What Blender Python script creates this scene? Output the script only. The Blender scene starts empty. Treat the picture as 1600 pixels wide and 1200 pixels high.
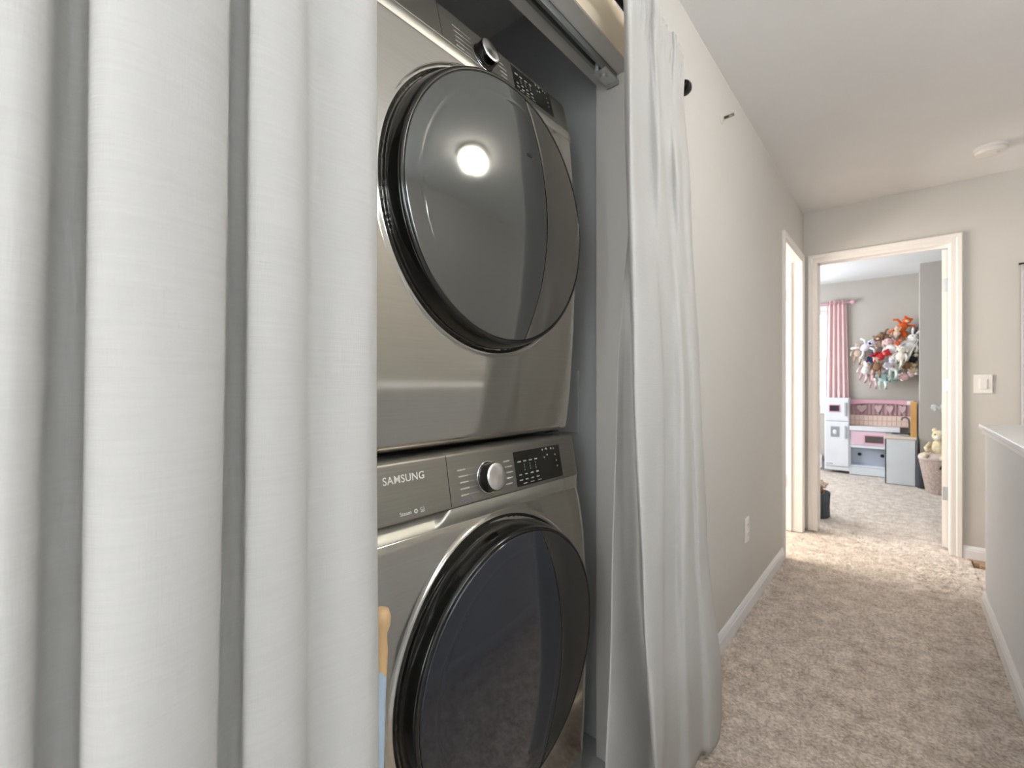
import bpy, bmesh, math, random
import numpy as np
from mathutils import Vector, Matrix, Euler

# ------------------------------------------------------------------ camera, light, exposure
scn = bpy.context.scene
COL = scn.collection
random.seed(7)
CAM_H = 1.12
YAW = math.radians(40.87)
FOC = 705.0
cd = bpy.data.cameras.new('camera')
cam = bpy.data.objects.new('camera', cd)
COL.objects.link(cam)
cam.location = (0, 0, CAM_H)
cam.rotation_euler = (math.radians(90), 0, YAW)
cd.sensor_width = 36
cd.lens = FOC / 1600 * 36
cd.clip_start = 0.02
cd.clip_end = 60
cd.dof.use_dof = True
cd.dof.focus_distance = 0.72
cd.dof.aperture_fstop = 7.0
scn.camera = cam
scn.view_settings.view_transform = 'Standard'
scn.view_settings.look = 'None'
scn.view_settings.gamma = 1
scn.view_settings.use_curve_mapping = False
scn.view_settings.exposure = 0.16

world = bpy.data.worlds.new('sky')
scn.world = world
world.use_nodes = True
wb = world.node_tree.nodes['Background']
wb.inputs[0].default_value = (0.86, 0.93, 1.0, 1)
wb.inputs[1].default_value = 2.6

def area(name, loc, rot, sx, sy, power, col):
    l = bpy.data.lights.new(name, 'AREA')
    l.shape = 'RECTANGLE'; l.size = sx; l.size_y = sy
    l.energy = power; l.color = col
    o = bpy.data.objects.new(name, l)
    o.location = loc; o.rotation_euler = rot
    COL.objects.link(o)
    return o
R90 = math.radians(90)
DAY = (0.88, 0.94, 1.0)
WARM = (1.0, 0.90, 0.78)
# daylight through the window behind the photographer, an added stairwell window and the two bedroom windows
area('daylight_back_window', (0.30, -2.28, 1.45), (R90, 0, 0), 1.7, 1.3, 26, (0.95, 0.97, 1.0))
area('added_stair_daylight', (1.62, 0.2, 2.0), (R90, 0, R90), 2.2, 0.5, 40, DAY)  # unseen source, added to light the left wall and curtains
area('daylight_bedroom_window', (-1.30, 7.5, 1.45), (R90, 0, math.pi), 1.0, 1.3, 26, DAY)
area('daylight_bedroom_side_window', (-2.25, 5.8, 1.45), (R90, 0, -R90), 1.4, 1.3, 54, DAY)
area('added_rear_fill', (-0.80, -1.45, 1.15), (R90, 0, -R90), 0.7, 1.8, 26, DAY)  # fill added to brighten the half wall, set in an invented doorway
area('daylight_side_room', (-2.3, 3.2, 1.5), (R90, 0, -R90), 1.0, 1.2, 88, (1.0, 0.92, 0.83))

# ------------------------------------------------------------------ helpers
S_, C_ = math.sin(YAW), math.cos(YAW)
def ratio(px):
    "how far along the hall (y) a sight line at this bearing goes per metre towards the left wall"
    u = (px - 800) / FOC
    return (C_ + S_ * u) / (S_ - C_ * u)
def far(px, py, Y):
    "world point at depth Y down the hall"
    u = (px - 800) / FOC
    dx, dy, dz = -S_ + C_ * u, C_ + S_ * u, (600 - py) / FOC
    t = Y / dy
    return Vector((dx * t, Y, CAM_H + dz * t))

MATS = {}
def mat(name, col, rough=0.6, metal=0.0, var=0.04, vscale=6.0, bump=0.0, bscale=200.0, spec=0.5,
        emis=None, estr=0.0, coat=0.0, aniso=0.0, stretch=None):
    m = bpy.data.materials.new(name)
    m.use_nodes = True
    nt = m.node_tree; N = nt.nodes; L = nt.links
    b = N['Principled BSDF']
    b.inputs['Roughness'].default_value = rough
    b.inputs['Metallic'].default_value = metal
    b.inputs['Specular IOR Level'].default_value = spec
    if coat: b.inputs['Coat Weight'].default_value = coat; b.inputs['Coat Roughness'].default_value = 0.05
    if aniso: b.inputs['Anisotropic'].default_value = aniso
    tc = N.new('ShaderNodeTexCoord')
    mp = N.new('ShaderNodeMapping')
    L.new(tc.outputs['Object'], mp.inputs['Vector'])
    if stretch: mp.inputs['Scale'].default_value = stretch
    nz = N.new('ShaderNodeTexNoise'); nz.inputs['Scale'].default_value = vscale; nz.inputs['Detail'].default_value = 3
    L.new(mp.outputs[0], nz.inputs['Vector'])
    rp = N.new('ShaderNodeValToRGB')
    rp.color_ramp.elements[0].position = 0.3; rp.color_ramp.elements[1].position = 0.7
    rp.color_ramp.elements[0].color = tuple(c * (1 - var) for c in col) + (1,)
    rp.color_ramp.elements[1].color = tuple(min(1, c * (1 + var)) for c in col) + (1,)
    L.new(nz.outputs['Fac'], rp.inputs[0])
    L.new(rp.outputs[0], b.inputs['Base Color'])
    if bump:
        n2 = N.new('ShaderNodeTexNoise'); n2.inputs['Scale'].default_value = bscale; n2.inputs['Detail'].default_value = 2
        L.new(mp.outputs[0], n2.inputs['Vector'])
        bp = N.new('ShaderNodeBump'); bp.inputs['Strength'].default_value = bump; bp.inputs['Distance'].default_value = 0.002
        L.new(n2.outputs['Fac'], bp.inputs['Height']); L.new(bp.outputs[0], b.inputs['Normal'])
    if emis:
        b.inputs['Emission Color'].default_value = emis + (1,)
        b.inputs['Emission Strength'].default_value = estr
    MATS[name] = m
    return m

def link(o, parent=None):
    COL.objects.link(o)
    if parent is not None: o.parent = parent
    return o
def tag(o, label=None, cat=None, group=None, kind=None):
    if label: o['label'] = label
    if cat: o['category'] = cat
    if group: o['group'] = group
    if kind: o['kind'] = kind
    return o
def thing(name, label, cat, loc=(0, 0, 0), rz=0, group=None):
    o = bpy.data.objects.new(name, None)
    o.empty_display_size = 0.05
    o.location = loc; o.rotation_euler = (0, 0, rz)
    COL.objects.link(o)
    return tag(o, label, cat, group)
def obj(name, bm, m, parent=None, smooth=False, loc=None, sharp=None):
    "link a bmesh as one mesh object (vertices already in the parent's frame)"
    me = bpy.data.meshes.new(name)
    bm.to_mesh(me); bm.free()
    me.materials.append(m)
    if smooth:
        me.polygons.foreach_set('use_smooth', [True] * len(me.polygons))
        if sharp is not None: me.set_sharp_from_angle(angle=math.radians(sharp))
    o = bpy.data.objects.new(name, me)
    if loc is not None: o.location = loc
    return link(o, parent)
def setting(name, bm, m, **k):
    o = obj(name, bm, m, **k); o['kind'] = 'structure'; return o

def box(bm, x0, x1, y0, y1, z0, z1, bev=0.0, seg=2):
    vs = [bm.verts.new((x, y, z)) for x in (x0, x1) for y in (y0, y1) for z in (z0, z1)]
    F = [(0, 1, 3, 2), (4, 6, 7, 5), (0, 4, 5, 1), (2, 3, 7, 6), (0, 2, 6, 4), (1, 5, 7, 3)]
    fs = [bm.faces.new([vs[i] for i in f]) for f in F]
    if bev:
        es = list({e for f in fs for e in f.edges})
        bmesh.ops.bevel(bm, geom=es, offset=bev, segments=seg, affect='EDGES', profile=0.5)
    return bm
def BX(*a, **k): return box(bmesh.new(), *a, **k)
def cyl(bm, p0, p1, r0, r1=None, n=20, caps=True):
    p0, p1 = Vector(p0), Vector(p1)
    r1 = r0 if r1 is None else r1
    d = (p1 - p0).normalized()
    a = d.orthogonal().normalized(); b = d.cross(a)
    A = [bm.verts.new(p0 + (a * math.cos(t) + b * math.sin(t)) * r0) for t in [2 * math.pi * i / n for i in range(n)]]
    B = [bm.verts.new(p1 + (a * math.cos(t) + b * math.sin(t)) * r1) for t in [2 * math.pi * i / n for i in range(n)]]
    for i in range(n):
        j = (i + 1) % n
        bm.faces.new((A[i], A[j], B[j], B[i]))
    if caps:
        bm.faces.new(A[::-1]); bm.faces.new(B)
    return bm
def lathe(bm, prof, axis='z', c=(0, 0, 0), n=48, a0=0.0, a1=2 * math.pi):
    "prof = [(radius, along)]; axis x or z"
    c = Vector(c); full = abs(a1 - a0 - 2 * math.pi) < 1e-6
    m = n if full else n + 1
    rings = []
    for i in range(m):
        t = a0 + (a1 - a0) * i / n
        row = []
        for r, h in prof:
            if axis == 'z': p = Vector((r * math.cos(t), r * math.sin(t), h))
            elif axis == 'y': p = Vector((r * math.sin(t), h, r * math.cos(t)))
            else: p = Vector((h, r * math.cos(t), r * math.sin(t)))
            row.append(bm.verts.new(c + p))
        rings.append(row)
    for i in range(n):
        A, B = rings[i], rings[(i + 1) % m]
        for k in range(len(prof) - 1):
            if prof[k][0] < 1e-7 and prof[k + 1][0] < 1e-7: continue
            try: bm.faces.new((A[k], B[k], B[k + 1], A[k + 1]))
            except ValueError: pass
    bmesh.ops.remove_doubles(bm, verts=bm.verts[:], dist=1e-6)
    bmesh.ops.recalc_face_normals(bm, faces=bm.faces[:])
    return bm
def ellipsoid(bm, c, r, rot=None, u=12, v=8):
    M = Matrix.Translation(Vector(c)) @ (rot.to_matrix().to_4x4() if rot else Matrix.Identity(4)) @ Matrix.Diagonal((r[0], r[1], r[2], 1))
    bmesh.ops.create_uvsphere(bm, u_segments=u, v_segments=v, radius=1, matrix=M)
    return bm
def tube(bm, pts, r, n=8):
    pts = [Vector(p) for p in pts]
    rings = []
    for i, p in enumerate(pts):
        d = (pts[min(i + 1, len(pts) - 1)] - pts[max(i - 1, 0)]).normalized()
        a = Vector((0, 0, 1)).cross(d)
        a = a.normalized() if a.length > 1e-3 else Vector((1, 0, 0))
        b = d.cross(a)
        rr = r[i] if isinstance(r, (list, tuple)) else r
        rings.append([bm.verts.new(p + (a * math.cos(t) + b * math.sin(t)) * rr) for t in [2 * math.pi * k / n for k in range(n)]])
    for A, B in zip(rings[:-1], rings[1:]):
        for k in range(n):
            bm.faces.new((A[k], A[(k + 1) % n], B[(k + 1) % n], B[k]))
    bm.faces.new(rings[0][::-1]); bm.faces.new(rings[-1])
    return bm
def grid_mesh(name, P, m, parent=None, uv=None, smooth=True, flip=False, thick=0.0):
    "P: numpy (rows, cols, 3)"
    nr, nc, _ = P.shape
    me = bpy.data.meshes.new(name)
    me.vertices.add(nr * nc)
    me.vertices.foreach_set('co', P.reshape(-1).astype(np.float32))
    i = np.arange(nr - 1)[:, None] * nc + np.arange(nc - 1)[None, :]
    q = np.stack([i, i + 1, i + nc + 1, i + nc], -1).reshape(-1, 4)
    if flip: q = q[:, ::-1]
    nf = len(q)
    me.loops.add(nf * 4); me.polygons.add(nf)
    me.loops.foreach_set('vertex_index', q.reshape(-1).astype(np.int32))
    me.polygons.foreach_set('loop_start', (np.arange(nf) * 4).astype(np.int32))
    me.polygons.foreach_set('loop_total', np.full(nf, 4, np.int32))
    me.update(calc_edges=True)
    me.polygons.foreach_set('use_smooth', np.full(nf, smooth, bool))
    if uv is not None:
        ul = me.uv_layers.new(name='UVMap')
        ul.data.foreach_set('uv', uv.reshape(-1, 2)[q.reshape(-1)].reshape(-1).astype(np.float32))
    me.materials.append(m)
    me.validate()
    o = bpy.data.objects.new(name, me)
    if thick:
        md = o.modifiers.new('thickness', 'SOLIDIFY'); md.thickness = thick; md.offset = 0
    return link(o, parent)
def text(name, s, size, M, m, parent, extrude=0.0002, bold=0.0, sx=1.0):
    c = bpy.data.curves.new(name, 'FONT')
    c.body = s; c.size = size; c.align_x = 'CENTER'; c.align_y = 'CENTER'
    c.extrude = extrude; c.offset = bold; c.space_character = 1.06
    t = bpy.data.objects.new(name, c)
    COL.objects.link(t)
    dg = bpy.context.evaluated_depsgraph_get()
    me = bpy.data.meshes.new_from_object(t.evaluated_get(dg))
    bpy.data.objects.remove(t)
    me.transform(M @ Matrix.Diagonal((sx, 1, 1, 1)))
    me.materials.clear(); me.materials.append(m)
    return link(bpy.data.objects.new(name, me), parent)
def copy_tree(o, parent=None):
    c = o.copy(); COL.objects.link(c)
    if parent is not None: c.parent = parent
    for ch in list(o.children): copy_tree(ch, c)
    return c

# ------------------------------------------------------------------ materials
m_wall = mat('greige_wall_paint', (0.60, 0.575, 0.535), 0.75, bump=0.12, bscale=260, var=0.012, vscale=2)
m_bedwall = mat('bedroom_wall_paint', (0.52, 0.485, 0.44), 0.8, bump=0.1, bscale=260, var=0.012)
m_closet = mat('shaded_closet_paint', (0.52, 0.53, 0.525), 0.8, bump=0.1, bscale=260, var=0.012)  # same paint as the hall; its unlit grey-blue look put into the colour
m_ceil = mat('ceiling_paint', (0.78, 0.765, 0.75), 0.9, bump=0.25, bscale=300, var=0.012)
m_room_ceil = mat('bedroom_ceiling_paint', (0.78, 0.79, 0.80), 0.9, bump=0.2, bscale=300, var=0.01)
m_trim = mat('trim_paint', (0.80, 0.76, 0.72), 0.38, var=0.01)
m_pony = mat('half_wall_paint', (0.75, 0.775, 0.81), 0.7, bump=0.1, bscale=260, var=0.01)
m_cap = mat('cap_paint', (0.82, 0.83, 0.85), 0.35, var=0.01)
m_header = mat('header_warm_tone', (0.78, 0.66, 0.48), 0.6, var=0.05)
m_wood = mat('oak_floor_boards', (0.46, 0.30, 0.19), 0.4, var=0.2, vscale=5, stretch=(1, 14, 1))
m_steel = mat('platinum_steel', (0.60, 0.58, 0.53), 0.10, metal=0.95, var=0.03, vscale=40, stretch=(1, 0.15, 6))
m_band = mat('satin_band_steel', (0.56, 0.54, 0.47), 0.45, metal=0.9, var=0.03, vscale=40)
m_panel = mat('brushed_panel_steel', (0.30, 0.285, 0.25), 0.36, metal=0.85, var=0.06, vscale=60, stretch=(1, 0.1, 8))
m_cabinet = mat('cabinet_steel', (0.22, 0.215, 0.20), 0.35, metal=0.6)
m_black = mat('black_gloss_plastic', (0.006, 0.006, 0.005), 0.16, var=0.02, coat=0.3)
m_blackmat = mat('black_matt_plastic', (0.006, 0.006, 0.006), 0.5)
m_dglass = mat('smoked_mirror_glass', (0.145, 0.15, 0.145), 0.07, metal=0.75, var=0.02, coat=0.4)
m_wglass = mat('blue_black_door_glass', (0.030, 0.033, 0.042), 0.06, metal=0.35, var=0.02, coat=0.5)
m_dtrim = mat('bronze_handle_steel', (0.26, 0.245, 0.225), 0.16, metal=0.85)
m_wtrim = mat('graphite_handle_plastic', (0.075, 0.073, 0.068), 0.22, metal=0.6)
m_chrome = mat('chrome', (0.72, 0.72, 0.70), 0.12, metal=1.0)
m_knob = mat('spun_aluminium', (0.78, 0.77, 0.75), 0.24, metal=1.0, var=0.02)
m_white_print = mat('white_print', (0.80, 0.79, 0.75), 0.5)
m_grey_print = mat('grey_print', (0.48, 0.47, 0.43), 0.5)
m_track = mat('galvanised_track', (0.30, 0.32, 0.31), 0.4, metal=0.7)
m_rod = mat('oil_rubbed_rod', (0.018, 0.017, 0.016), 0.35, metal=0.5)
m_hinge = mat('satin_nickel', (0.60, 0.61, 0.62), 0.32, metal=0.7)
m_plate = mat('switch_plate_plastic', (0.78, 0.75, 0.71), 0.35, var=0.01)
m_pink = mat('pink_curtain_cloth', (0.80, 0.57, 0.57), 0.9, bump=0.2, bscale=400)
m_pinkp = mat('pink_painted_wood', (0.70, 0.38, 0.46), 0.45)
m_pinkl = mat('pale_pink_oven_panel', (0.72, 0.52, 0.60), 0.45)
m_toywhite = mat('white_painted_board', (0.76, 0.78, 0.82), 0.45)
m_toygrey = mat('cool_white_board', (0.68, 0.72, 0.75), 0.5)
m_oak = mat('honey_oak', (0.64, 0.36, 0.12), 0.5, var=0.12, vscale=6, stretch=(6, 6, 1))
m_counter = mat('beige_counter', (0.72, 0.62, 0.52), 0.5)
m_glassw = bpy.data.materials.new('window_glass'); m_glassw.use_nodes = True
_b = m_glassw.node_tree.nodes['Principled BSDF']
_b.inputs['Transmission Weight'].default_value = 1; _b.inputs['Roughness'].default_value = 0; _b.inputs['IOR'].default_value = 1.01
m_opal = mat('lit_opal_glass', (0.95, 0.93, 0.9), 0.4, emis=(1.0, 0.93, 0.82), estr=42.0)
m_bronze = mat('dark_bronze', (0.10, 0.075, 0.05), 0.35, metal=0.8)

def fabric(name, col, bumpstr=0.45, trans=0.40):
    m = bpy.data.materials.new(name); m.use_nodes = True
    nt = m.node_tree; N = nt.nodes; L = nt.links
    b = N['Principled BSDF']; b.inputs['Roughness'].default_value = 0.92; b.inputs['Specular IOR Level'].default_value = 0.15
    b.inputs['Sheen Weight'].default_value = 0.15
    uvn = N.new('ShaderNodeTexCoord')
    def tex(sx, sy, detail):
        mp = N.new('ShaderNodeMapping'); mp.inputs['Scale'].default_value = (sx, sy, 1)
        L.new(uvn.outputs['UV'], mp.inputs['Vector'])
        t = N.new('ShaderNodeTexNoise'); t.inputs['Scale'].default_value = 1; t.inputs['Detail'].default_value = detail
        L.new(mp.outputs[0], t.inputs['Vector']); return t
    a = tex(34, 820, 1)      # horizontal slubs
    c = tex(760, 50, 1)      # warp threads
    d = tex(16, 330, 2)       # thicker slubs
    def math_(op, x, y, v=None):
        k = N.new('ShaderNodeMath'); k.operation = op
        L.new(x, k.inputs[0])
        if v is None: L.new(y, k.inputs[1])
        else: k.inputs[1].default_value = v
        return k.outputs[0]
    s = math_('ADD', a.outputs['Fac'], c.outputs['Fac'])
    p = math_('POWER', d.outputs['Fac'], None, 3.0)
    s2 = math_('ADD', s, p)
    bp = N.new('ShaderNodeBump'); bp.inputs['Strength'].default_value = bumpstr; bp.inputs['Distance'].default_value = 0.0009
    L.new(s2, bp.inputs['Height']); L.new(bp.outputs[0], b.inputs['Normal'])
    rp = N.new('ShaderNodeValToRGB')
    rp.color_ramp.elements[0].position = 0.35; rp.color_ramp.elements[1].position = 0.75
    rp.color_ramp.elements[0].color = tuple(x * 0.93 for x in col) + (1,)
    rp.color_ramp.elements[1].color = col + (1,)
    L.new(d.outputs['Fac'], rp.inputs[0]); L.new(rp.outputs[0], b.inputs['Base Color'])
    tr = N.new('ShaderNodeBsdfTranslucent'); tr.inputs['Color'].default_value = col + (1,)
    mx = N.new('ShaderNodeMixShader'); mx.inputs[0].default_value = trans
    L.new(b.outputs[0], mx.inputs[1]); L.new(tr.outputs[0], mx.inputs[2])
    L.new(mx.outputs[0], N['Material Output'].inputs['Surface'])
    return m
m_curtain = fabric('white_slub_linen', (0.755, 0.74, 0.71))
m_netcloth = fabric('white_cloth', (0.74, 0.73, 0.76))

def carpet_mat(name, lo, hi):
    m = bpy.data.materials.new(name); m.use_nodes = True
    nt = m.node_tree; N = nt.nodes; L = nt.links
    b = N['Principled BSDF']; b.inputs['Roughness'].default_value = 1.0; b.inputs['Specular IOR Level'].default_value = 0.05
    b.inputs['Sheen Weight'].default_value = 0.25
    tc = N.new('ShaderNodeTexCoord')
    n1 = N.new('ShaderNodeTexNoise'); n1.inputs['Scale'].default_value = 13; n1.inputs['Detail'].default_value = 6; n1.inputs['Roughness'].default_value = 0.72  # patchy shading of the pile painted in as random mottling
    n2 = N.new('ShaderNodeTexNoise'); n2.inputs['Scale'].default_value = 105; n2.inputs['Detail'].default_value = 3
    L.new(tc.outputs['Object'], n1.inputs['Vector']); L.new(tc.outputs['Object'], n2.inputs['Vector'])
    ad = N.new('ShaderNodeMath'); ad.operation = 'MULTIPLY_ADD'; ad.inputs[1].default_value = 0.62
    L.new(n2.outputs['Fac'], ad.inputs[0])
    ml = N.new('ShaderNodeMath'); ml.operation = 'MULTIPLY'; ml.inputs[1].default_value = 0.65
    L.new(n1.outputs['Fac'], ml.inputs[0]); L.new(ml.outputs[0], ad.inputs[2])
    rp = N.new('ShaderNodeValToRGB')
    rp.color_ramp.elements[0].position = 0.46; rp.color_ramp.elements[1].position = 0.80
    rp.color_ramp.elements[0].color = lo + (1,); rp.color_ramp.elements[1].color = hi + (1,)
    L.new(ad.outputs[0], rp.inputs[0]); L.new(rp.outputs[0], b.inputs['Base Color'])
    bp = N.new('ShaderNodeBump'); bp.inputs['Strength'].default_value = 1.0; bp.inputs['Distance'].default_value = 0.006
    L.new(n2.outputs['Fac'], bp.inputs['Height']); L.new(bp.outputs[0], b.inputs['Normal'])
    return m
m_carpet = carpet_mat('beige_carpet', (0.36, 0.285, 0.225), (0.86, 0.76, 0.67))

# ------------------------------------------------------------------ room shell
WX = -0.581         # hall face of the closet wall
JX = -0.696         # closet face of it
CEIL = 2.44
YE = 4.12           # end wall
PX = 0.315          # half wall face
# carpet: relief mesh of the pile
def carpet(name, x0, x1, y0, y1, step, amp=0.005, mask=None):
    nx, ny = int((x1 - x0) / step) + 2, int((y1 - y0) / step) + 2
    X, Y = np.meshgrid(np.linspace(x0, x1, nx), np.linspace(y0, y1, ny))
    rng = np.random.default_rng(3)
    Z = rng.normal(0, 1, X.shape)
    Z = (Z + np.roll(Z, 1, 0) + np.roll(Z, 1, 1) + np.roll(Z, (1, 1), (0, 1))) / 2.0
    P = np.stack([X, Y, np.clip(Z * amp * 0.5, -amp, amp) - amp], -1)
    o = grid_mesh(name, P, m_carpet)
    return tag(o, kind='structure')
carpet('floor', -0.60, 0.33, -1.0, 4.25, 0.010)
f2 = bmesh.new()
box(f2, -2.4, 1.50, 4.20, 7.42, -0.12, -0.006)
box(f2, -0.60, 1.50, -2.30, -0.99, -0.12, -0.006)
box(f2, -2.4, -0.58, 2.5, 4.20, -0.12, -0.006)
box(f2, -0.60, 0.33, -1.0, 4.22, -0.12, -0.02)
box(f2, 0.30, 1.50, 3.0, 3.94, -0.12, -0.006)
setting('floor', f2, m_carpet)
# wooden boards of the landing beyond the half wall, laid one by one
lf = thing('floor', None, None, (0, 0, 0)); lf['kind'] = 'structure'
for i in range(4):
    x0 = 0.34 + i * 0.0
    y0 = 3.945 + i * 0.044
    bm = bmesh.new()
    xs = 0.40 - (i + 0.5) * 0.024
    box(bm, xs, 1.45, y0, y0 + 0.0425, -0.12, -0.001, bev=0.001, seg=1)
    obj('plank', bm, m_wood, lf)
setting('floor', BX(-1.6, -0.60, -0.45, 1.36, -0.12, -0.002), m_closet)

# wall with the closet opening and the side door
OY0, OY1, OH = -0.33, 1.192, 2.018
SD0, SD1, DH = 3.365, 4.005, 2.045
w = bmesh.new()
box(w, JX, WX, -2.3, -1.85, 0, CEIL); box(w, JX, WX, -1.05, OY0, 0, CEIL); box(w, JX, WX, -1.85, -1.05, 2.045, CEIL)  # unseen rear doorway, added for the fill light
box(w, JX, WX, OY1, SD0, 0, CEIL)
box(w, JX, WX, OY0, OY1, OH, CEIL)
box(w, JX, WX, SD1, YE, 0, CEIL)
box(w, JX, WX, SD0, SD1, DH, CEIL)
setting('wall_left', w, m_wall)
w = bmesh.new()
box(w, WX - 0.005, WX + 0.0025, OY0, OY1 - 0.002, OH + 0.001, OH + 0.115)
setting('trim_3', w, m_header)  # strip in a warmer, yellower tone than the wall around it
# closet shell
w = bmesh.new()
box(w, -1.62, -1.50, -0.45, 1.37, 0, CEIL)
box(w, -1.5, JX, 1.25, 1.37, 0, CEIL)
box(w, -1.5, JX, -0.45, -0.38, 0, CEIL)
setting('wall_closet', w, m_closet)
# end wall with the bedroom door
BD0, BD1 = -0.494, 0.238
w = bmesh.new()
box(w, -2.4, BD0, YE, YE + 0.115, 0, CEIL)
box(w, BD1, 1.5, YE, YE + 0.115, 0, CEIL)
box(w, BD0, BD1, YE, YE + 0.115, DH, CEIL)
setting('wall_end', w, m_wall)
# stairwell wall, with an unseen window added to bring in daylight
w = bmesh.new()
box(w, 1.45, 1.57, -2.3, -0.95, -2.4, CEIL); box(w, 1.45, 1.57, 1.35, 4.24, -2.4, CEIL)
box(w, 1.45, 1.57, -0.95, 1.35, -2.4, 1.75); box(w, 1.45, 1.57, -0.95, 1.35, 2.25, CEIL)
setting('wall_right', w, m_wall)
# wall behind the photographer, with its window
w = bmesh.new()
box(w, -0.70, -0.55, -2.42, -2.3, 0, CEIL); box(w, 1.15, 1.57, -2.42, -2.3, 0, CEIL)
box(w, -0.55, 1.15, -2.42, -2.3, 0, 0.8); box(w, -0.55, 1.15, -2.42, -2.3, 2.1, CEIL)
setting('wall_back', w, m_wall)
# side room shell
w = bmesh.new()
box(w, -2.4, JX, 2.38, 2.5, 0, CEIL)
box(w, -2.52, -2.4, 2.38, 4.24, 0, CEIL)
setting('wall_side_room', w, m_wall)
# bedroom shell: back wall with window, bump-out, sides
BY = 7.22
w = bmesh.new()
WN0, WN1, WZ0, WZ1 = -1.78, -0.70, 0.79, 2.09
box(w, -2.4, WN0, BY, BY + 0.12, 0, CEIL); box(w, WN1, 1.5, BY, BY + 0.12, 0, CEIL)
box(w, WN0, WN1, BY, BY + 0.12, 0, WZ0); box(w, WN0, WN1, BY, BY + 0.12, WZ1, CEIL)
setting('wall_bedroom_back', w, m_bedwall)
setting('wall_bedroom_bump', BX(0.145, 1.5, 6.66, BY + 0.1, 0, CEIL), m_bedwall)
setting('wall_bedroom_right', BX(1.45, 1.57, 4.24, 7.3, 0, CEIL), m_bedwall)
w = bmesh.new()
box(w, -2.52, -2.4, 4.24, 5.1, 0, CEIL); box(w, -2.52, -2.4, 6.5, 7.34, 0, CEIL)
box(w, -2.52, -2.4, 5.1, 6.5, 0, 0.8); box(w, -2.52, -2.4, 5.1, 6.5, 2.1, CEIL)
setting('wall_bedroom_left', w, m_bedwall)
setting('ceiling', BX(-1.62, 1.57, -2.42, YE + 0.06, CEIL, CEIL + 0.1), m_ceil)
setting('ceiling', BX(-2.52, 1.57, YE + 0.06, 7.34, CEIL, CEIL + 0.1), m_room_ceil)
setting('ceiling', BX(-2.52, -0.7, 2.38, YE + 0.06, CEIL, CEIL + 0.09), m_room_ceil)

# windows: frame, sashes, panes, muntins
def window(name, x0, x1, z0, z1, y, facing, nx, nz, parent=None):
    t = bpy.data.objects.new(name, None); COL.objects.link(t); t['kind'] = 'structure'
    t.location = ((x0 + x1) / 2, y, z0)
    W, H = x1 - x0, z1 - z0
    bm = bmesh.new()
    for a in ((-W / 2, -W / 2 + 0.05, 0, H), (W / 2 - 0.05, W / 2, 0, H), (-W / 2, W / 2, 0, 0.05), (-W / 2, W / 2, H - 0.05, H)):
        box(bm, a[0], a[1], -0.03, 0.03, a[2], a[3])
    obj('window_frame', bm, m_trim, t)
    bm = bmesh.new(); box(bm, -W / 2, W / 2, -0.022, 0.022, H * 0.5 - 0.025, H * 0.5 + 0.025); obj('meeting_rail', bm, m_trim, t)
    for i in range(1, nx):
        obj('muntin', BX(-W / 2 + W * i / nx - 0.009, -W / 2 + W * i / nx + 0.009, -0.012, 0.012, 0.04, H - 0.04), m_trim, t)
    for k in range(1, nz):
        obj('muntin', BX(-W / 2 + 0.04, W / 2 - 0.04, -0.012, 0.012, H * k / nz - 0.009, H * k / nz + 0.009), m_trim, t)
    obj('pane', BX(-W / 2 + 0.04, W / 2 - 0.04, -0.002, 0.002, 0.04, H - 0.04), m_glassw, t)
    return t
window('window_1', WN0, WN1, WZ0, WZ1, BY + 0.07, 0, 3, 4)
window('window_2', -0.55, 1.15, 0.8, 2.1, -2.36, 0, 3, 2)
t = window('window_3_added', -1.15, 1.15, 0, 0.5, 0, 0, 4, 1); t.location = (1.51, 0.2, 1.75); t.rotation_euler = (0, 0, R90)  # unseen stairwell window, added for its daylight
t = window('window_4', -0.7, 0.7, 0, 1.3, 0, 0, 3, 2); t.location = (-2.46, 5.8, 0.8); t.rotation_euler = (0, 0, R90)
# window casing round bedroom window
bm = bmesh.new()
box(bm, WN0 - 0.06, WN1 + 0.06, BY - 0.02, BY + 0.0, WZ0 - 0.06, WZ0)
box(bm, WN0 - 0.06, WN1 + 0.06, BY - 0.015, BY + 0.0, WZ1, WZ1 + 0.06)
setting('trim_window', bm, m_trim)

# casings: moulded profile swept round a door opening
def casing(name, a0, a1, top, place, wd=0.062, bottom=0.0):
    "place(s, depth, z) -> world point; s along the wall, depth out of the wall"
    prof = [(0.0, 0.0), (0.0, 0.010), (0.008, 0.0125), (0.030, 0.0125), (0.036, 0.0165), (wd - 0.006, 0.018), (wd, 0.014), (wd, 0.0)]
    bm = bmesh.new()
    rows = []
    for (s, z, ds, dz) in ((a0, bottom, -1, 0), (a0, top, -1, 1), (a1, top, 1, 1), (a1, bottom, 1, 0)):
        rows.append([bm.verts.new(place(s + ds * p, d, z + dz * p)) for p, d in prof])
    for A, B in zip(rows[:-1], rows[1:]):
        for k in range(len(prof) - 1):
            bm.faces.new((A[k], A[k + 1], B[k + 1], B[k]))
    bmesh.ops.recalc_face_normals(bm, faces=bm.faces[:])
    return setting(name, bm, m_trim)
casing('trim_bedroom_door', BD0 + 0.004, BD1 - 0.004, DH - 0.004, lambda s, d, z: (s, YE - d, z))
casing('trim_added_opening', -1.846, -1.054, DH - 0.004, lambda s, d, z: (WX + d, s, z))  # casing of the added rear doorway
casing('trim_side_door', SD0 + 0.004, SD1 - 0.004, DH - 0.004, lambda s, d, z: (WX + d, s, z))
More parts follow.
